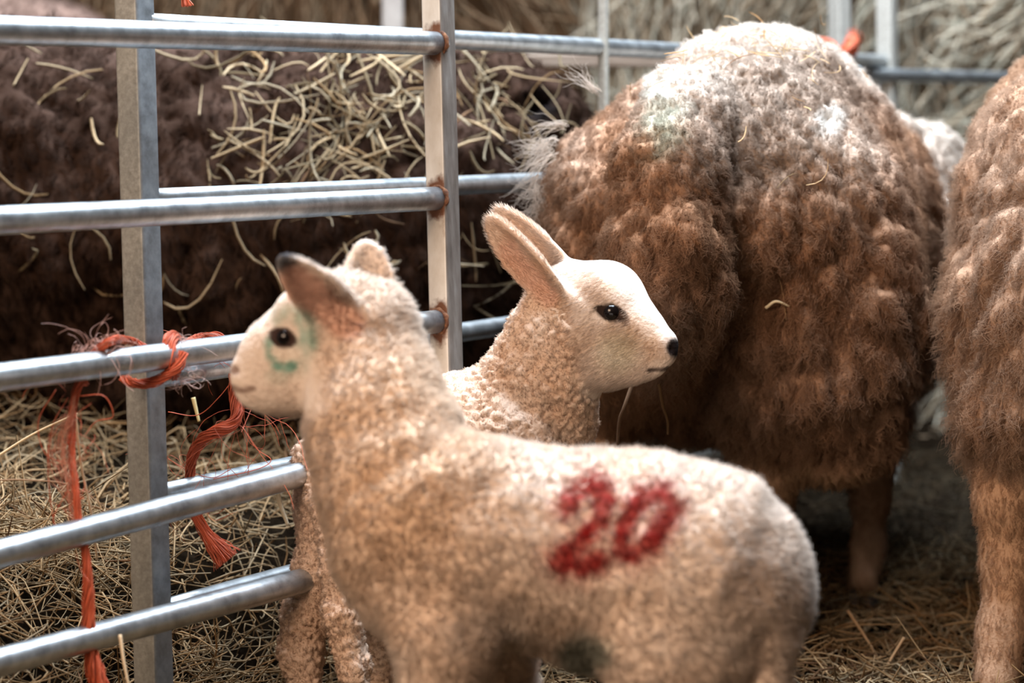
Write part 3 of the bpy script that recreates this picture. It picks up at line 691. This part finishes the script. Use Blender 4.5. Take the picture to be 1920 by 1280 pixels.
def ewe_a():
    root = empty('ewe', P(1420, 1240, 4.1), 'large shaggy brown ewe seen from behind, rump and broad tail towards the camera', 'ewe')
    lo = P(930, 1300, 4.2); hi = P(1860, 10, 4.6)
    F_ = Field([lo[0] - .05, 3.42, -.03], [hi[0] + .1, 5.1, hi[2] + .08], .0075); ch = F_.chain
    # trunk running away from the camera
    ch([(1378, 408, 4.02, 302), (1440, 410, 4.30, 275), (1540, 440, 4.70, 215), (1580, 440, 4.95, 150)], .12)
    ch([(1560, 540, 4.5, 150), (1630, 560, 4.75, 140)], .08)
    ch([(1680, 330, 4.7, 80), (1735, 310, 4.9, 75)], .08)
    ch([(1420, 190, 4.1, 120), (1440, 210, 4.4, 110)], .12)
    ch([(1560, 640, 4.5, 120), (1650, 640, 4.7, 115)], .06)
    # hips
    ch([(1180, 420, 3.98, 160), (1190, 600, 3.95, 150)], .09)
    ch([(1530, 420, 3.95, 180), (1545, 590, 3.93, 165), (1535, 730, 3.93, 128), (1560, 805, 3.93, 78), (1575, 835, 3.93, 50)], .07)
    ch([(1470, 660, 3.92, 120), (1440, 740, 3.92, 70)], .05)
    # tail
    ch([(1290, 205, 3.84, 84), (1262, 320, 3.745, 102), (1256, 450, 3.72, 108), (1250, 560, 3.74, 88), (1250, 660, 3.80, 48), (1262, 705, 3.82, 24)], .016, 1.0)
    # udder, belly
    ch([(1280, 690, 4.10, 110), (1400, 650, 4.3, 175), (1500, 680, 4.6, 150)], .06)
    ch([(1190, 780, 4.02, 20), (1200, 735, 4.05, 40)], .03)
    # legs
    ch([(1480, 790, 3.97, 95), (1428, 885, 3.96, 54), (1455, 1000, 4.0, 33), (1475, 1120, 4.0, 27), (1475, gz(1475, 4.0) - 8, 3.98, 29)], .035)
    ch([(1160, 700, 4.02, 80), (1118, 840, 4.03, 40), (1140, 960, 4.05, 28), (1145, gz(1145, 4.03) - 8, 4.03, 28)], .035)
    ch([(1630, 760, 4.42, 80), (1632, 930, 4.42, 30), (1628, 1020, 4.42, 24), (1618, gz(1618, 4.42) - 8, 4.4, 27)], .035)
    ch([(1440, 760, 4.62, 80), (1450, gz(1450, 4.6) - 8, 4.6, 26)], .035)
    # neck and head beyond the shoulders
    ch([(1680, 390, 4.85, 110), (1700, 330, 4.98, 70), (1712, 330, 5.02, 55)], .06)
    V, F = F_.mesh(2); N = vnormals(V, F); px, py, dz = proj(V)
    def legm(p, x, y): return sstep(.36, .30, p[:, 2] + (fbm(p * 14, 2) - .5) * .10) * sstep(1395 + 260, 1395 + 200, x * 0 + 1500) 
    def hang(p, x, y): return sstep(.86, .62, p[:, 2] + (fbm(p * 6, 22) - .5) * .12)
    V = fleece_disp(V, N, (.022, .022, .025), .0135, 5, legm(V, px, py), .35 + .65 * hang(V, px, py))
    N = vnormals(V, F); H = Hit(V, F)
    def col(p, x, y, nn):
        n = len(p); c = np.tile(EWE_BROWN, (n, 1)); f = fbm(p * 5, 31); g = fbm(p * 40, 33)
        c = lerp(c, np.array([.56, .42, .33]), np.clip(f * 2 - .75, 0, 1)[:, None] * .6)
        clean = np.clip(sstep(.80, 1.02, p[:, 2] + (f - .5) * .28) + sstep(4.15, 4.75, p[:, 1] + (f - .5) * .4), 0, 1) * .8      # height part paints top light on the back; cream forward wool, soiled brown rear
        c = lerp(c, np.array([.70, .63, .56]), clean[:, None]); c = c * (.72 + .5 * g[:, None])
        c = lerp(c, np.array([.30, .235, .19]), (sstep(170, 60, np.hypot((x - 1440) * .8, y - 235) + (f - .5) * 160) * .75)[:, None])   # dirty grey patch over the loin
        c = lerp(c, np.array([.80, .78, .72]), (sstep(34, 12, np.hypot((x - 1238) * .8, y - 160) + (g - .5) * 30) * .8)[:, None])      # clean white tuft
        c = lerp(c, np.array([.80, .77, .72]), (sstep(46, 12, np.hypot(x - 1555, (y - 225) * 1.2) + (g - .5) * 50) * .75)[:, None])
        c = lerp(c, np.array([.27, .33, .26]), (sstep(70, 10, np.hypot((x - 1245), (y - 235) * .8) + (g - .5) * 60) * .55)[:, None])     # faint green mark
        l = legm(p, x, y); c = lerp(c, np.array([.50, .33, .22]) * (.8 + .4 * g[:, None]), l[:, None])
        return np.clip(c, 0, 1)
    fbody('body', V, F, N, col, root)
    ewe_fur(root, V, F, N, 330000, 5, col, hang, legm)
    for x, Z in ((1475, 3.98), (1145, 4.03), (1618, 4.4), (1450, 4.6)): hoof(x, gz(x, Z), Z, .024, root)
    return root, H
ewe1, HE = ewe_a()
def loose_wool(name, starts, n, L, root, out, seed=0):
    A = []
    for q in starts:
        base = P(*q[:3]); tipd = nrmz(np.array(q[3:6], float)); ax = nrmz(rng.normal(size=3) + np.array([0, -2., 0])); cv = rng.uniform(-.16, .16)
        for i in range(n):
            d = nrmz(tipd + rng.normal(size=3) * .12); p_ = base + rng.normal(size=3) * .004; row = [p_]; ln = rng.uniform(*L) / 15; ph = rng.uniform(-.5, .5)
            for k in range(15):
                d = nrmz(d + np.cross(ax, d) * (cv + .30 * math.sin(k * .9 + ph)) + rng.normal(size=3) * .10 + np.array([0, 0, -.03])); p_ = p_ + d * ln; row.append(p_)
            A.append(row)
    A = np.array(A); nn = nrmz(A[:, 0] - np.array(out)); n_ = len(A)
    return hair(name, A, np.full(n_, .0004), np.array([.74, .62, .53]) * rng.uniform(.7, 1.1, (n_, 1)), nn, M_FUR, root)
ce = P(1378, 408, 4.02)
loose_wool('loose_wool', [(1045, 265, 3.98, -.9, -.1, .3), (1030, 280, 3.98, -1, -.1, 0), (1018, 300, 3.96, -1, -.1, -.25), (1040, 290, 3.9, -.9, -.3, -.5), (1012, 330, 3.96, -1, -.1, -.6), (1010, 350, 3.95, -.6, -.1, -.9), (1012, 380, 3.95, -.8, 0, -.5), (1120, 170, 3.95, -.6, -.2, .8), (1060, 235, 3.95, -.8, -.2, .5)], 26, (.03, .085), ewe1, ce)
loose_wool('loose_wool', [(1010 + rng.uniform(0, 30), rng.uniform(260, 400), 3.95, -1, rng.uniform(-.3, .2), rng.uniform(-.8, .4)) for _ in range(30)], 5, (.02, .06), ewe1, ce)
def ewe_b():
    root = empty('ewe', P(2000, 1300, 3.75), 'shaggy tan ewe cut off by the right edge of the picture', 'ewe')
    F_ = Field([P(1690, 0, 3.6)[0], 3.25, -.03], [P(2620, 0, 3.9)[0], 5.0, 1.16], .0078); ch = F_.chain
    ch([(2105, 420, 3.82, 292), (2150, 420, 4.2, 280), (2220, 420, 4.5, 230)], .12)
    ch([(2090, 320, 3.80, 235), (2100, 300, 4.1, 240)], .10)
    ch([(1975, 560, 3.72, 185), (1965, 700, 3.70, 145), (1930, 780, 3.70, 105)], .09)
    ch([(1905, 600, 4.10, 135), (1960, 600, 4.45, 150)], .07)
    ch([(2250, 560, 3.75, 190), (2250, 720, 3.75, 130)], .09)
    ch([(2120, 300, 3.6, 90), (2110, 540, 3.52, 100), (2110, 660, 3.56, 50)], .03)
    ch([(1915, 800, 3.72, 90), (1885, 930, 3.70, 52), (1893, 1050, 3.72, 46), (1880, 1180, 3.72, 40), (1868, gz(1868, 3.7) - 8, 3.70, 42)], .035)
    ch([(2250, 800, 3.78, 90), (2250, gz(2250, 3.78) - 8, 3.78, 34)], .035)
    ch([(2200, 700, 4.4, 90), (2200, gz(2200, 4.4) - 8, 4.4, 28)], .03); ch([(2040, 700, 4.5, 80), (2040, gz(2040, 4.5) - 8, 4.5, 26)], .03)
    ch([(2250, 350, 4.6, 120), (2270, 260, 4.75, 70)], .06)
    V, F = F_.mesh(2); N = vnormals(V, F); px, py, dz = proj(V)
    def legm(p, x, y): return sstep(.385, .335, p[:, 2] + (fbm(p * 14, 2) - .5) * .06)
    def hang(p, x, y): return sstep(.95, .70, p[:, 2] + (fbm(p * 6, 22) - .5) * .12)
    V = fleece_disp(V, N, (.026, .026, .036), .012, 45, legm(V, px, py), .4 + .6 * hang(V, px, py)); N = vnormals(V, F)
    def col(p, x, y, nn):
        n = len(p); g = fbm(p * 40, 33); f = fbm(p * 5, 35); c = np.array([.37, .225, .145]) * (.72 + .5 * g[:, None])
        c = lerp(c, np.array([.62, .47, .37]), np.clip(f * 2 - .75, 0, 1)[:, None] * .7)
        l = legm(p, x, y); return np.clip(lerp(c, np.array([.56, .36, .24]) * (.8 + .4 * g[:, None]), l[:, None]), 0, 1)
    fbody('body', V, F, N, col, root)
    ewe_fur(root, V, F, N, 110000, 45, col, hang, legm, (.018, .018, .026))
    for x, Z in ((1868, 3.7), (2250, 3.78), (2200, 4.4), (2040, 4.5)): hoof(x, gz(x, Z), Z, .026, root)
    return root
ewe2 = ewe_b()
def dark_sheep():
    root = empty('sheep', P(400, 720, 4.6), 'dark brown sheep lying behind the hurdles with hay scattered on its back', 'sheep')
    F_ = Field([P(-560, 0, 4.6)[0], 4.15, .15], [P(1130, 0, 4.8)[0], 5.25, 1.06], .011); ch = F_.chain
    ch([(-330, 400, 4.62, 280), (0, 385, 4.62, 300), (420, 395, 4.62, 292), (720, 400, 4.64, 290), (800, 420, 4.66, 270)], .15)
    ch([(-200, 620, 4.6, 190), (700, 620, 4.6, 190)], .1)
    ch([(820, 300, 4.62, 180), (930, 240, 4.6, 120), (1000, 230, 4.56, 84)], .06)
    ch([(1000, 225, 4.56, 80), (1060, 280, 4.54, 55), (1085, 320, 4.52, 42)], .03)
    F_.cone(P(1008, 196, 4.44), P(1010, 200, 4.50), R(34, 4.5), R(30, 4.5), .012, cut=True)      # ear hollow
    V, F = F_.mesh(2); N = vnormals(V, F); px, py, dz = proj(V); z0 = np.zeros(len(V))
    V = fleece_disp(V, N, (.034, .034, .034), .020, 75, z0, z0 + .4); N = vnormals(V, F); H = Hit(V, F)
    def col(p, x, y, nn):
        g = fbm(p * 30, 33); c = np.array([.036, .020, .014]) * (.5 + 1.0 * g[:, None]); c = lerp(c, np.array([.13, .083, .066]), np.clip(fbm(p * 8, 71) * 2 - .9, 0, 1)[:, None] * .6)
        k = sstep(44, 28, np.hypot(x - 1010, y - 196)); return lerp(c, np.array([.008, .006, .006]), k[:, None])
    fbody('body', V, F, N, col, root)
    def length(p, x, y): return .022 + 0 * x
    def comb(p, x, y, nn): return np.tile(np.array([0, 0, -.6]), (len(p), 1))
    grow('fleece', V, F, N, 60000, root, length, comb, col, .0008, 5, .8, 40, (.034, .034, .034), .8, seed=75, lift=.8, droop=.2)
    return root, H
sheep3, HD = dark_sheep()
def far_sheep():
    root = empty('sheep', P(-100, 400, 5.9), 'brown sheep back showing above the top rail at the upper left', 'sheep')
    F_ = Field([P(-700, 0, 5.9)[0], 5.35, .02], [P(330, 0, 6.0)[0], 6.45, 1.25], .014); ch = F_.chain
    ch([(-450, 190, 5.9, 215), (-100, 200, 5.9, 215), (60, 210, 5.9, 205)], .15)
    for x, z in ((-380, 5.8), (-380, 6.05), (50, 5.8), (50, 6.05)): ch([(x, 350, z, 60), (x, gz(x, z) - 8, z, 24)], .03)
    V, F = F_.mesh(2); N = vnormals(V, F); z0 = np.zeros(len(V)); V = fleece_disp(V, N, (.03, .03, .03), .014, 85, z0, z0 + .4); N = vnormals(V, F)
    def col(p, x, y, nn): return np.array([.20, .13, .105]) * (.6 + .8 * fbm(p * 30, 33)[:, None])
    fbody('body', V, F, N, col, root)
    grow('fleece', V, F, N, 15000, root, lambda p, x, y: .02 + 0 * x, lambda p, x, y, nn: np.tile(np.array([0, 0, -.4]), (len(p), 1)), col, .0011, 4, .8, 40, (.03, .03, .03), .7, seed=85)
far_sheep()

# ------------------------------------------------------------------ hay lying on the animals
def on_surface(H, spots):
    out = []
    for x, y in spots:
        l, n = H.at(x, y)
        if l is not None: out.append((l, n))
    return out
def surf_hay(name, H, spots, Lr, rr, label, cat, tint=1.0, out=.012, kindc=0):
    s = on_surface(H, spots); l = np.array([a for a, b in s]); n = np.array([b for a, b in s]); N_ = len(l)
    t = nrmz(np.cross(n, rng.normal(size=(N_, 3)))); L = rng.uniform(*Lr, N_); K = 6; u = np.linspace(-.5, .5, K)[None, :, None]
    off = rng.uniform(.3, 1.4, N_)[:, None, None] * out
    A = l[:, None] + t[:, None] * L[:, None, None] * u + n[:, None] * off + (rng.normal(size=(N_, 1, 3)) * .25 * L[:, None, None]) * (u ** 2 * 2) + n[:, None] * rng.uniform(-.1, .35, N_)[:, None, None] * L[:, None, None] * u
    v, f = many_tubes(A, rng.uniform(*rr, N_)); return tag(mesh_np(name, v, f, M_STRAW, None, np.repeat(straw_cols(N_, kindc) * tint, K * 4, 0)), label, cat, kind='stuff')
sp = [(rng.normal(640, 120), rng.normal(215, 85)) for _ in range(190)] + [(rng.uniform(300, 1050), rng.uniform(100, 620)) for _ in range(110)] + [(rng.uniform(0, 215), rng.uniform(100, 620)) for _ in range(14)] + [(rng.uniform(870, 1060), rng.uniform(100, 330)) for _ in range(50)]
surf_hay('scattered_hay', HD, sp, (.025, .15), (.0008, .0031), 'loose pale hay scattered over the dark brown sheep', 'hay', np.array([.56, .62, .70]), .02)
sp = [(rng.normal(1390, 130), rng.uniform(52, 130)) for _ in range(70)] + [(rng.uniform(1120, 1680), rng.uniform(80, 420)) for _ in range(16)]
surf_hay('hay_wisps', HE, sp, (.015, .06), (.0004, .0009), 'fine wisps of hay caught in the wool on the back of the large ewe', 'hay', 1.1, .02, 1)

def stalk_thing(name, pts, r, col, label, cat, group=None):
    pp = catmull(pts, 8); v, f, c = tube(pp, np.linspace(r, r * .6, len(pp)), 7)
    return tag(mesh_np(name, v, [f, c], M_STRAW, None, np.tile(np.array(col, float), (len(v), 1))), label, cat, group)
l, n = HE.at(1455, 570); Zs = proj(l)[2] - .03
stalk_thing('straw_stalk', [P(1436, 577, Zs), P(1455, 565, Zs - .01), P(1480, 574, Zs)], .0028, (.80, .68, .46), 'short bent pale straw caught on the thigh wool of the large ewe', 'straw')
stalk_thing('straw_stalk', [P(1425, 495, Zs), P(1452, 508, Zs), P(1466, 540, Zs), P(1474, 600, Zs)], .0008, (.50, .34, .18), 'thin arched straw hanging just above the bent one on the large ewe', 'straw')
stalk_thing('straw_stalk', [P(-30, 872, 3.35), P(60, 815, 3.35), P(145, 775, 3.33)], .0021, (.72, .55, .34), 'long tan straw slanting in from the left edge to the hanging twine', 'straw')
stalk_thing('straw_stalk', [P(141, 775, 3.16), P(152, 870, 3.16), P(172, 965, 3.16), P(182, 1050, 3.2)], .0020, (.66, .44, .27), 'long tan straw standing right beside the hanging twine', 'straw')
stalk_thing('straw_stalk', [P(-20, 900, 3.3), P(60, 900, 3.28), P(140, 912, 3.25), P(215, 965, 3.2)], .0012, (.32, .20, .12), 'thin dark straw arching across behind the hanging twine', 'straw')
stalk_thing('straw_stalk', [P(362, 745, 3.7), P(368, 770, 3.7), P(373, 790, 3.7)], .0035, (.62, .50, .26), 'short thick yellow straw in the dark right of the grey post', 'straw')
stalk_thing('straw_stalk', [P(520, 925, 3.6), P(527, 950, 3.6), P(540, 985, 3.6)], .0045, (.78, .68, .50), 'short thick pale straw left of the rear lamb', 'straw')
stalk_thing('straw_stalk', [P(225, 1190, 3.05), P(232, 1240, 3.04), P(246, 1310, 3.03)], .0024, (.58, .42, .26), 'pale straw standing left of the grey post foot under the lowest rail', 'straw')
stalk_thing('straw_stalk', [P(1525, 1262, 4.0), P(1545, 1235, 4.0), P(1580, 1207, 4.0)], .0014, (.66, .48, .30), 'thin straw sticking up from the bedding right of the front lamb', 'straw')
stalk_thing('straw_stalk', [P(1590, 1145, 4.05), P(1620, 1190, 4.0), P(1645, 1235, 3.95), P(1665, 1300, 3.9)], .0028, (.50, .32, .18), 'thick brown straw leaning by the foot of the large ewe foreleg', 'straw')
stalk_thing('straw_stalk', [P(1695, 1195, 3.9), P(1665, 1245, 3.88), P(1640, 1290, 3.86)], .0026, (.52, .33, .18), 'short brown straw crossing another between the two ewes', 'straw')
stalk_thing('twig', [P(1186, 720, 3.62), P(1170, 765, 3.62), P(1160, 800, 3.64), P(1155, 900, 3.66)], .0034, (.17, .10, .06), 'brown bent twig below the chin of the rear lamb', 'twig')
stalk_thing('twig', [P(1236, 720, 3.72), P(1243, 760, 3.72), P(1252, 790, 3.72), P(1252, 815, 3.72)], .0028, (.13, .07, .03), 'dark kinked dung tag hanging under the ewe tail wool', 'twig')

# ------------------------------------------------------------------ orange baler twine
ORG = np.array([.58, .12, .055])
def fibre_bundle(name, pts, rad, nf, parent, twist=7, fr=.0007, jitter=.12, flare=None, label=None):
    c = catmull(pts, 12); K = len(c); t, u, w = frames(c); L = np.linspace(0, 1, K); A = []
    R_ = np.broadcast_to(rad, (K,)) if not callable(rad) else rad(L)
    ln = np.concatenate([[0], np.cumsum(np.linalg.norm(np.diff(c, axis=0), axis=1))])
    for i in range(nf):
        r = math.sqrt(rng.random()); a = rng.uniform(0, 6.28); ph = a + (ln if flare is None else np.minimum(ln, ln[int(K * .7)])) * twist * 6.28
        wob = 1 + jitter * np.sin(ln * rng.uniform(60, 160) + rng.uniform(0, 6)) * 2
        fl = 1 if flare is None else (1 + flare * np.clip(L - .7, 0, 1) * 3.3 * rng.uniform(.2, 1))
        A.append(c + (R_ * r * wob * fl)[:, None] * (u * np.cos(ph)[:, None] + w * np.sin(ph)[:, None]))
    A = np.array(A); v, f = many_tubes(A, np.full(nf, fr), 5)
    o = mesh_np(name, v, f, M_TWINE, parent, np.repeat(ORG * rng.uniform(.7, 1.35, (nf, 1)), K * 5, 0))
    if label: o['label'] = label
    return o
def frizz(name, anchors, n, L, parent, curl=1.0, fr=.00032, col=None, K=14, seed=0, pull=(0, 0, -.3)):
    a = np.array([anchors[i] for i in rng.integers(0, len(anchors), n)]) + rng.normal(size=(n, 3)) * .004
    d = nrmz(rng.normal(size=(n, 3)) * np.array([1, .5, 1])); A = np.zeros((n, K, 3)); A[:, 0] = a; ll = rng.uniform(*L, n)
    ax = nrmz(rng.normal(size=(n, 3))); sp_ = rng.normal(0, .32, n) * curl
    for k in range(1, K):
        d = nrmz(d + np.cross(ax, d) * sp_[:, None] + rng.normal(size=(n, 3)) * .13 + np.array(pull) * .12); A[:, k] = A[:, k - 1] + d * (ll / K)[:, None]
    v, f = many_tubes(A, np.full(n, fr), 4); c = (ORG if col is None else np.array(col)) * rng.uniform(.8, 1.3, (n, 1))
    o = mesh_np(name, v, f, M_TWINE, parent, np.repeat(c, K * 4, 0)); o['kind'] = 'stuff'; return o
tw = empty('baler_twine', P(330, 690, 3.2), 'frayed orange baler twine tying the two hurdles together beside the grey post', 'twine')
zA = ZA(150)
fibre_bundle('hanging_end', [P(160, 716, zA + .02), P(148, 722, zA + .01), P(138, 760, zA + .01), P(134, 840, zA + .01), P(140, 900, zA), P(147, 965, zA), P(160, 1030, zA - .0), P(165, 1090, zA), P(165, 1160, zA + .005), P(168, 1220, zA + .01), P(190, 1290, zA + .01)],
             lambda L: np.interp(L, [0, .2, .5, .7, 1], [.0052, .0042, .0038, .0058, .0110]), 90, tw, 5, .0007)
fibre_bundle('loop', [P(172, 668, zA + .03), P(185, 655, zA + .03), P(215, 637, zA + .035), P(245, 640, ZB(245) - .035), P(275, 655, ZB(275) - .05)], .0052, 60, tw, 8)
wa = ZA(330)
wrap = []
for k in range(13):
    a = -2.3 + k * (2 * math.pi * .80) / 12
    c_ = P(328, 668 - 1, wa); wrap.append(c_ + np.array([.004 * (k - 6) / 6, -math.cos(a) * .024, math.sin(a) * .0245]) + np.array([-.0006 * k, 0, 0]))
fibre_bundle('wrap', wrap, .0085, 120, tw, 6, .0008)
fibre_bundle('loop', [P(232, 710, wa + .03), P(255, 718, wa - .012), P(285, 717, wa - .022), P(312, 704, wa - .026), P(334, 686, wa - .025), P(345, 660, wa - .018)], .0062, 70, tw, 8)
zB = ZB(400)
fibre_bundle('loop', [P(350, 648, wa + .02), P(372, 636, zB - .035), P(402, 632, zB - .028), P(430, 645, zB - .03), P(448, 672, zB - .035), P(447, 720, zB - .03)], .0070, 80, tw, 7)
fibre_bundle('hanging_end', [P(440, 700, zB - .03), P(440, 745, zB - .03), P(444, 780, zB - .04), P(430, 800, zB - .05), P(400, 810, zB - .05), P(372, 832, zB - .04), P(360, 860, zB - .035), P(356, 895, zB - .03), P(362, 950, zB - .03), P(378, 985, zB - .03), P(402, 1018, zB - .03), P(428, 1050, zB - .03)],
             lambda L: np.interp(L, [0, .3, .6, .85, 1], [.0075, .0085, .0062, .0065, .0150]), 110, tw, 7, .0007, flare=.6)
anc = [P(135 + rng.normal(0, 4), y, zA) for y in np.linspace(740, 1000, 20)]
frizz('frayed_fibre', anc, 26, (.03, .09), tw, 1.1, .00028)
tang = []
for i in range(34):
    bx = rng.uniform(88, 128); e = rng.uniform(900, 990); z = zA + rng.uniform(-.012, .012)
    tang.append(catmull([P(140 + rng.normal(0, 3), rng.uniform(738, 790), zA), P((bx + 138) / 2 + rng.normal(0, 5), 800 + rng.normal(0, 10), z), P(bx, 850 + rng.normal(0, 22), z), P(bx + rng.uniform(2, 22), 890 + rng.normal(0, 14), z), P(138 + rng.normal(0, 5), e, zA)], 5))
tang = np.array(tang); v, f = many_tubes(tang, np.full(len(tang), .00036), 4)
mesh_np('frayed_fibre', v, f, M_TWINE, tw, np.repeat(np.array([.62, .26, .17]) * rng.uniform(.8, 1.25, (len(tang), 1)), tang.shape[1] * 4, 0))['kind'] = 'stuff'
frizz('frayed_fibre', [P(x, 655, zA + .03) for x in (150, 165, 180, 200, 225)], 55, (.03, .09), tw, 1.6, .00028, (.62, .36, .30))
frizz('frayed_fibre', [P(345, 640, wa - .01), P(350, 700, wa), P(335, 715, wa)], 60, (.02, .06), tw, 1.6, .00025, (.60, .42, .38))
frizz('frayed_fibre', [P(447, 700, zB - .03), P(455, 770, zB - .03), P(450, 800, zB - .03)], 26, (.08, .20), tw, .5, .00035, None, 16, 0, (.1, 0, -1.2))
frizz('frayed_fibre', [P(358, 890, zB - .03), P(420, 690, zB - .03)], 14, (.05, .14), tw, .9, .00030)
for pts in ([P(105, 730, zA), P(72, 790, zA), P(85, 850, zA), P(130, 870, zA + .01)], [P(150, 742, zA), P(195, 742, zA), P(212, 780, zA + .01), P(180, 790, zA + .02), P(160, 815, zA + .02)],
            [P(128, 745, zA), P(98, 800, zA), P(90, 880, zA), P(98, 960, zA), P(108, 1010, zA + .01)], [P(140, 900, zA), P(115, 940, zA), P(100, 975, zA), P(120, 1000, zA)],
            [P(432, 880, zB - .02), P(400, 895, zB - .03), P(360, 885, zB - .03), P(315, 860, zB - .01)], [P(455, 800, zB), P(480, 840, zB - .02), P(508, 862, zB - .03), P(480, 880, zB - .03), P(400, 898, zB - .04)],
            [P(446, 700, zB), P(410, 745, zB), P(370, 778, zB), P(315, 772, zB)]):
    pp = catmull(pts, 8); v, f, c = tube(pp, .0006, 5); mesh_np('frayed_fibre', v, [f, c], M_TWINE, tw, np.tile(ORG * rng.uniform(.9, 1.4), (len(v), 1)))
l, _ = None, None
tw2 = empty('baler_twine', P(1580, 100, ZB(1590)), 'orange twine knotted at the far end of the rear hurdle above the ewe', 'twine')
z2 = ZB(1600) - .03
fibre_bundle('knot', [P(1470, 82, z2), P(1500, 84, z2), P(1545, 82, z2), P(1570, 108, z2 - .02), P(1585, 98, z2 - .03), P(1600, 76, z2 - .03), P(1592, 100, z2), P(1572, 112, z2)], .0130, 60, tw2, 6, .0022)
frizz('frayed_fibre', [P(1480, 80, z2), P(1600, 70, z2)], 14, (.03, .07), tw2, 1, .0008)
tw3 = empty('baler_twine', P(348, -10, ZB(340)), 'orange twine end dangling into the picture at the top, right of the grey post', 'twine')
fibre_bundle('hanging_end', [P(352, -60, ZB(345)), P(349, -30, ZB(345)), P(347, -5, ZB(345)), P(349, 12, ZB(345))], .004, 40, tw3, 4, .0007, flare=1.5)
rope = [P(352, -60, ZB(345)), P(356, -110, ZB(345)), P(350, -150, ZB(345)), P(300, -160, ZB(300)), P(258, -115, ZB(268))]
fibre_bundle('loop', rope, .004, 40, tw3, 4, .0007)

# ------------------------------------------------------------------ background: bales, board, posts, wall
def bale(name, x0, x1, y0, y1, z0, z1, n, label, tone, heading, group=None):
    c = np.array([(x0 + x1) / 2, (y0 + y1) / 2, (z0 + z1) / 2]); hs = np.array([x1 - x0, y1 - y0, z1 - z0]) / 2
    root = empty(name, (c[0], c[1], z0), label, 'hay bale', group)
    G = Field([x0 - .08, y0 - .08, z0 - .08], [x1 + .08, y1 + .08, z1 + .08], .035)
    X, Y, Z = np.meshgrid(*G.ax, indexing='ij'); q = np.stack([np.abs(X - c[0]) - hs[0] + .07, np.abs(Y - c[1]) - hs[1] + .07, np.abs(Z - c[2]) - hs[2] + .07])
    G.f = (np.linalg.norm(np.maximum(q, 0), axis=0) - .07).astype(np.float32); V, F = G.mesh(1); N = vnormals(V, F)
    V = V + N * (fbm(V * 7, 50) - .5)[:, None] * .10; N = vnormals(V, F)
    mesh_np('packed_hay', V, F, M_SKIN, root, np.array([.10, .072, .045]) * tone * (.5 + fbm(V * 9, 51)[:, None]))
    p, T, b = sample(V, F, n); nn = nrmz(N[T[:, 0]]); Ln = rng.uniform(.08, .38, n)
    tdir = nrmz(vec_noise(p * 2.2, 52) + np.array(heading) + rng.normal(size=(n, 3)) * .35); tdir = nrmz(tdir - nn * (tdir * nn).sum(1, keepdims=True) * .8)
    t = np.linspace(-.5, .5, 5)[None, :, None]; A = p[:, None] + tdir[:, None] * Ln[:, None, None] * t + nn[:, None] * rng.uniform(.0, .05, (n, 1, 1)) + (rng.normal(size=(n, 1, 3)) * .3 * Ln[:, None, None]) * t ** 2
    v, f = many_tubes(A, rng.uniform(.0015, .0035, n)); pal = np.array([[.42, .33, .23], [.30, .24, .17], [.52, .46, .36], [.24, .17, .11], [.36, .34, .27]])
    o = mesh_np('hay_strands', v, f, M_STRAW, root, np.repeat(pal[rng.integers(0, 5, n)] * tone * rng.uniform(.6, 1.2, (n, 1)), 20, 0)); o['kind'] = 'stuff'
    return root
bale('hay_bale', -1.2, .20, 6.7, 7.6, .02, 1.5, 4600, 'brown hay bale behind the hurdles behind the dark brown sheep', np.array([.50, .38, .30]), (.1, 0, 1))
bale('hay_bale', .24, 1.18, 6.6, 7.5, .02, 1.5, 4200, 'hay bale rising directly behind the large ewe back', .9, (.1, 0, 1))
bale('hay_bale', 1.22, 2.35, 6.45, 7.5, .02, 1.5, 4600, 'grey green hay bale at the top right corner behind the back hurdle', 1.15, (1, 0, .35))
bw = P(0, 112, 5.6); 
bd = empty('feed_barrier', P(900, 300, 5.7), 'pale weathered wooden feed board blurred behind the dark sheep', 'feed barrier')
def slab(name, lo, hi, mat, parent=None, bev=.006):
    lo = np.array(lo, float); hi = np.array(hi, float); v = []
    for z in (0, 1):
        for x, y in ((0, 0), (1, 0), (1, 1), (0, 1)): v.append([(lo, hi)[x][0], (lo, hi)[y][1], (lo, hi)[z][2]])
    me = bpy.data.meshes.new(name); me.from_pydata(v, [], [(3, 2, 1, 0), (4, 5, 6, 7), (0, 1, 5, 4), (1, 2, 6, 5), (2, 3, 7, 6), (3, 0, 4, 7)]); me.update()
    me.materials.append(mat); o = link(bpy.data.objects.new(name, me), parent); m = o.modifiers.new('bevel', 'BEVEL'); m.width = bev; m.segments = 2; return o
a, b = P(430, 128, 5.6), P(1330, 101, 5.6)
slab('top_board', (a[0], 5.55, a[2]), (b[0], 5.60, b[2]), M_WOOD, bd)
a, b = P(430, 420, 5.6), P(1330, 330, 5.6)
slab('lower_board', (a[0], 5.55, a[2]), (b[0], 5.60, b[2]), M_WOOD, bd)
for x in (440, 1300):
    q = P(x, 300, 5.6); slab('support_post', (q[0] - .03, 5.60, -.02), (q[0] + .03, 5.66, a[2] + .25), M_WOOD, bd)
q = P(737, 60, 6.1); M_PALE = noisy('pale_paint', [(.3, (.22, .19, .17)), (.7, (.38, .34, .31))], 12, (.6, .8), 0, .2, .002)
tag(slab('fence_post', (q[0] - .026, 6.1, -.02), (q[0] + .026, 6.15, 1.5), M_PALE), 'blurred pale upright post behind the dark sheep at the top', 'post')
q = P(1583, 60, 6.05)
tag(slab('wooden_stake', (q[0] - .018, 6.05, -.02), (q[0] + .018, 6.09, 1.5), M_DARKWOOD), 'dark brown stake next to the far twine knot', 'post')
tag(slab('wall_back', (-4, 8.1, -.1), (4.4, 8.2, 3.2), M_DARKWOOD), kind='structure')
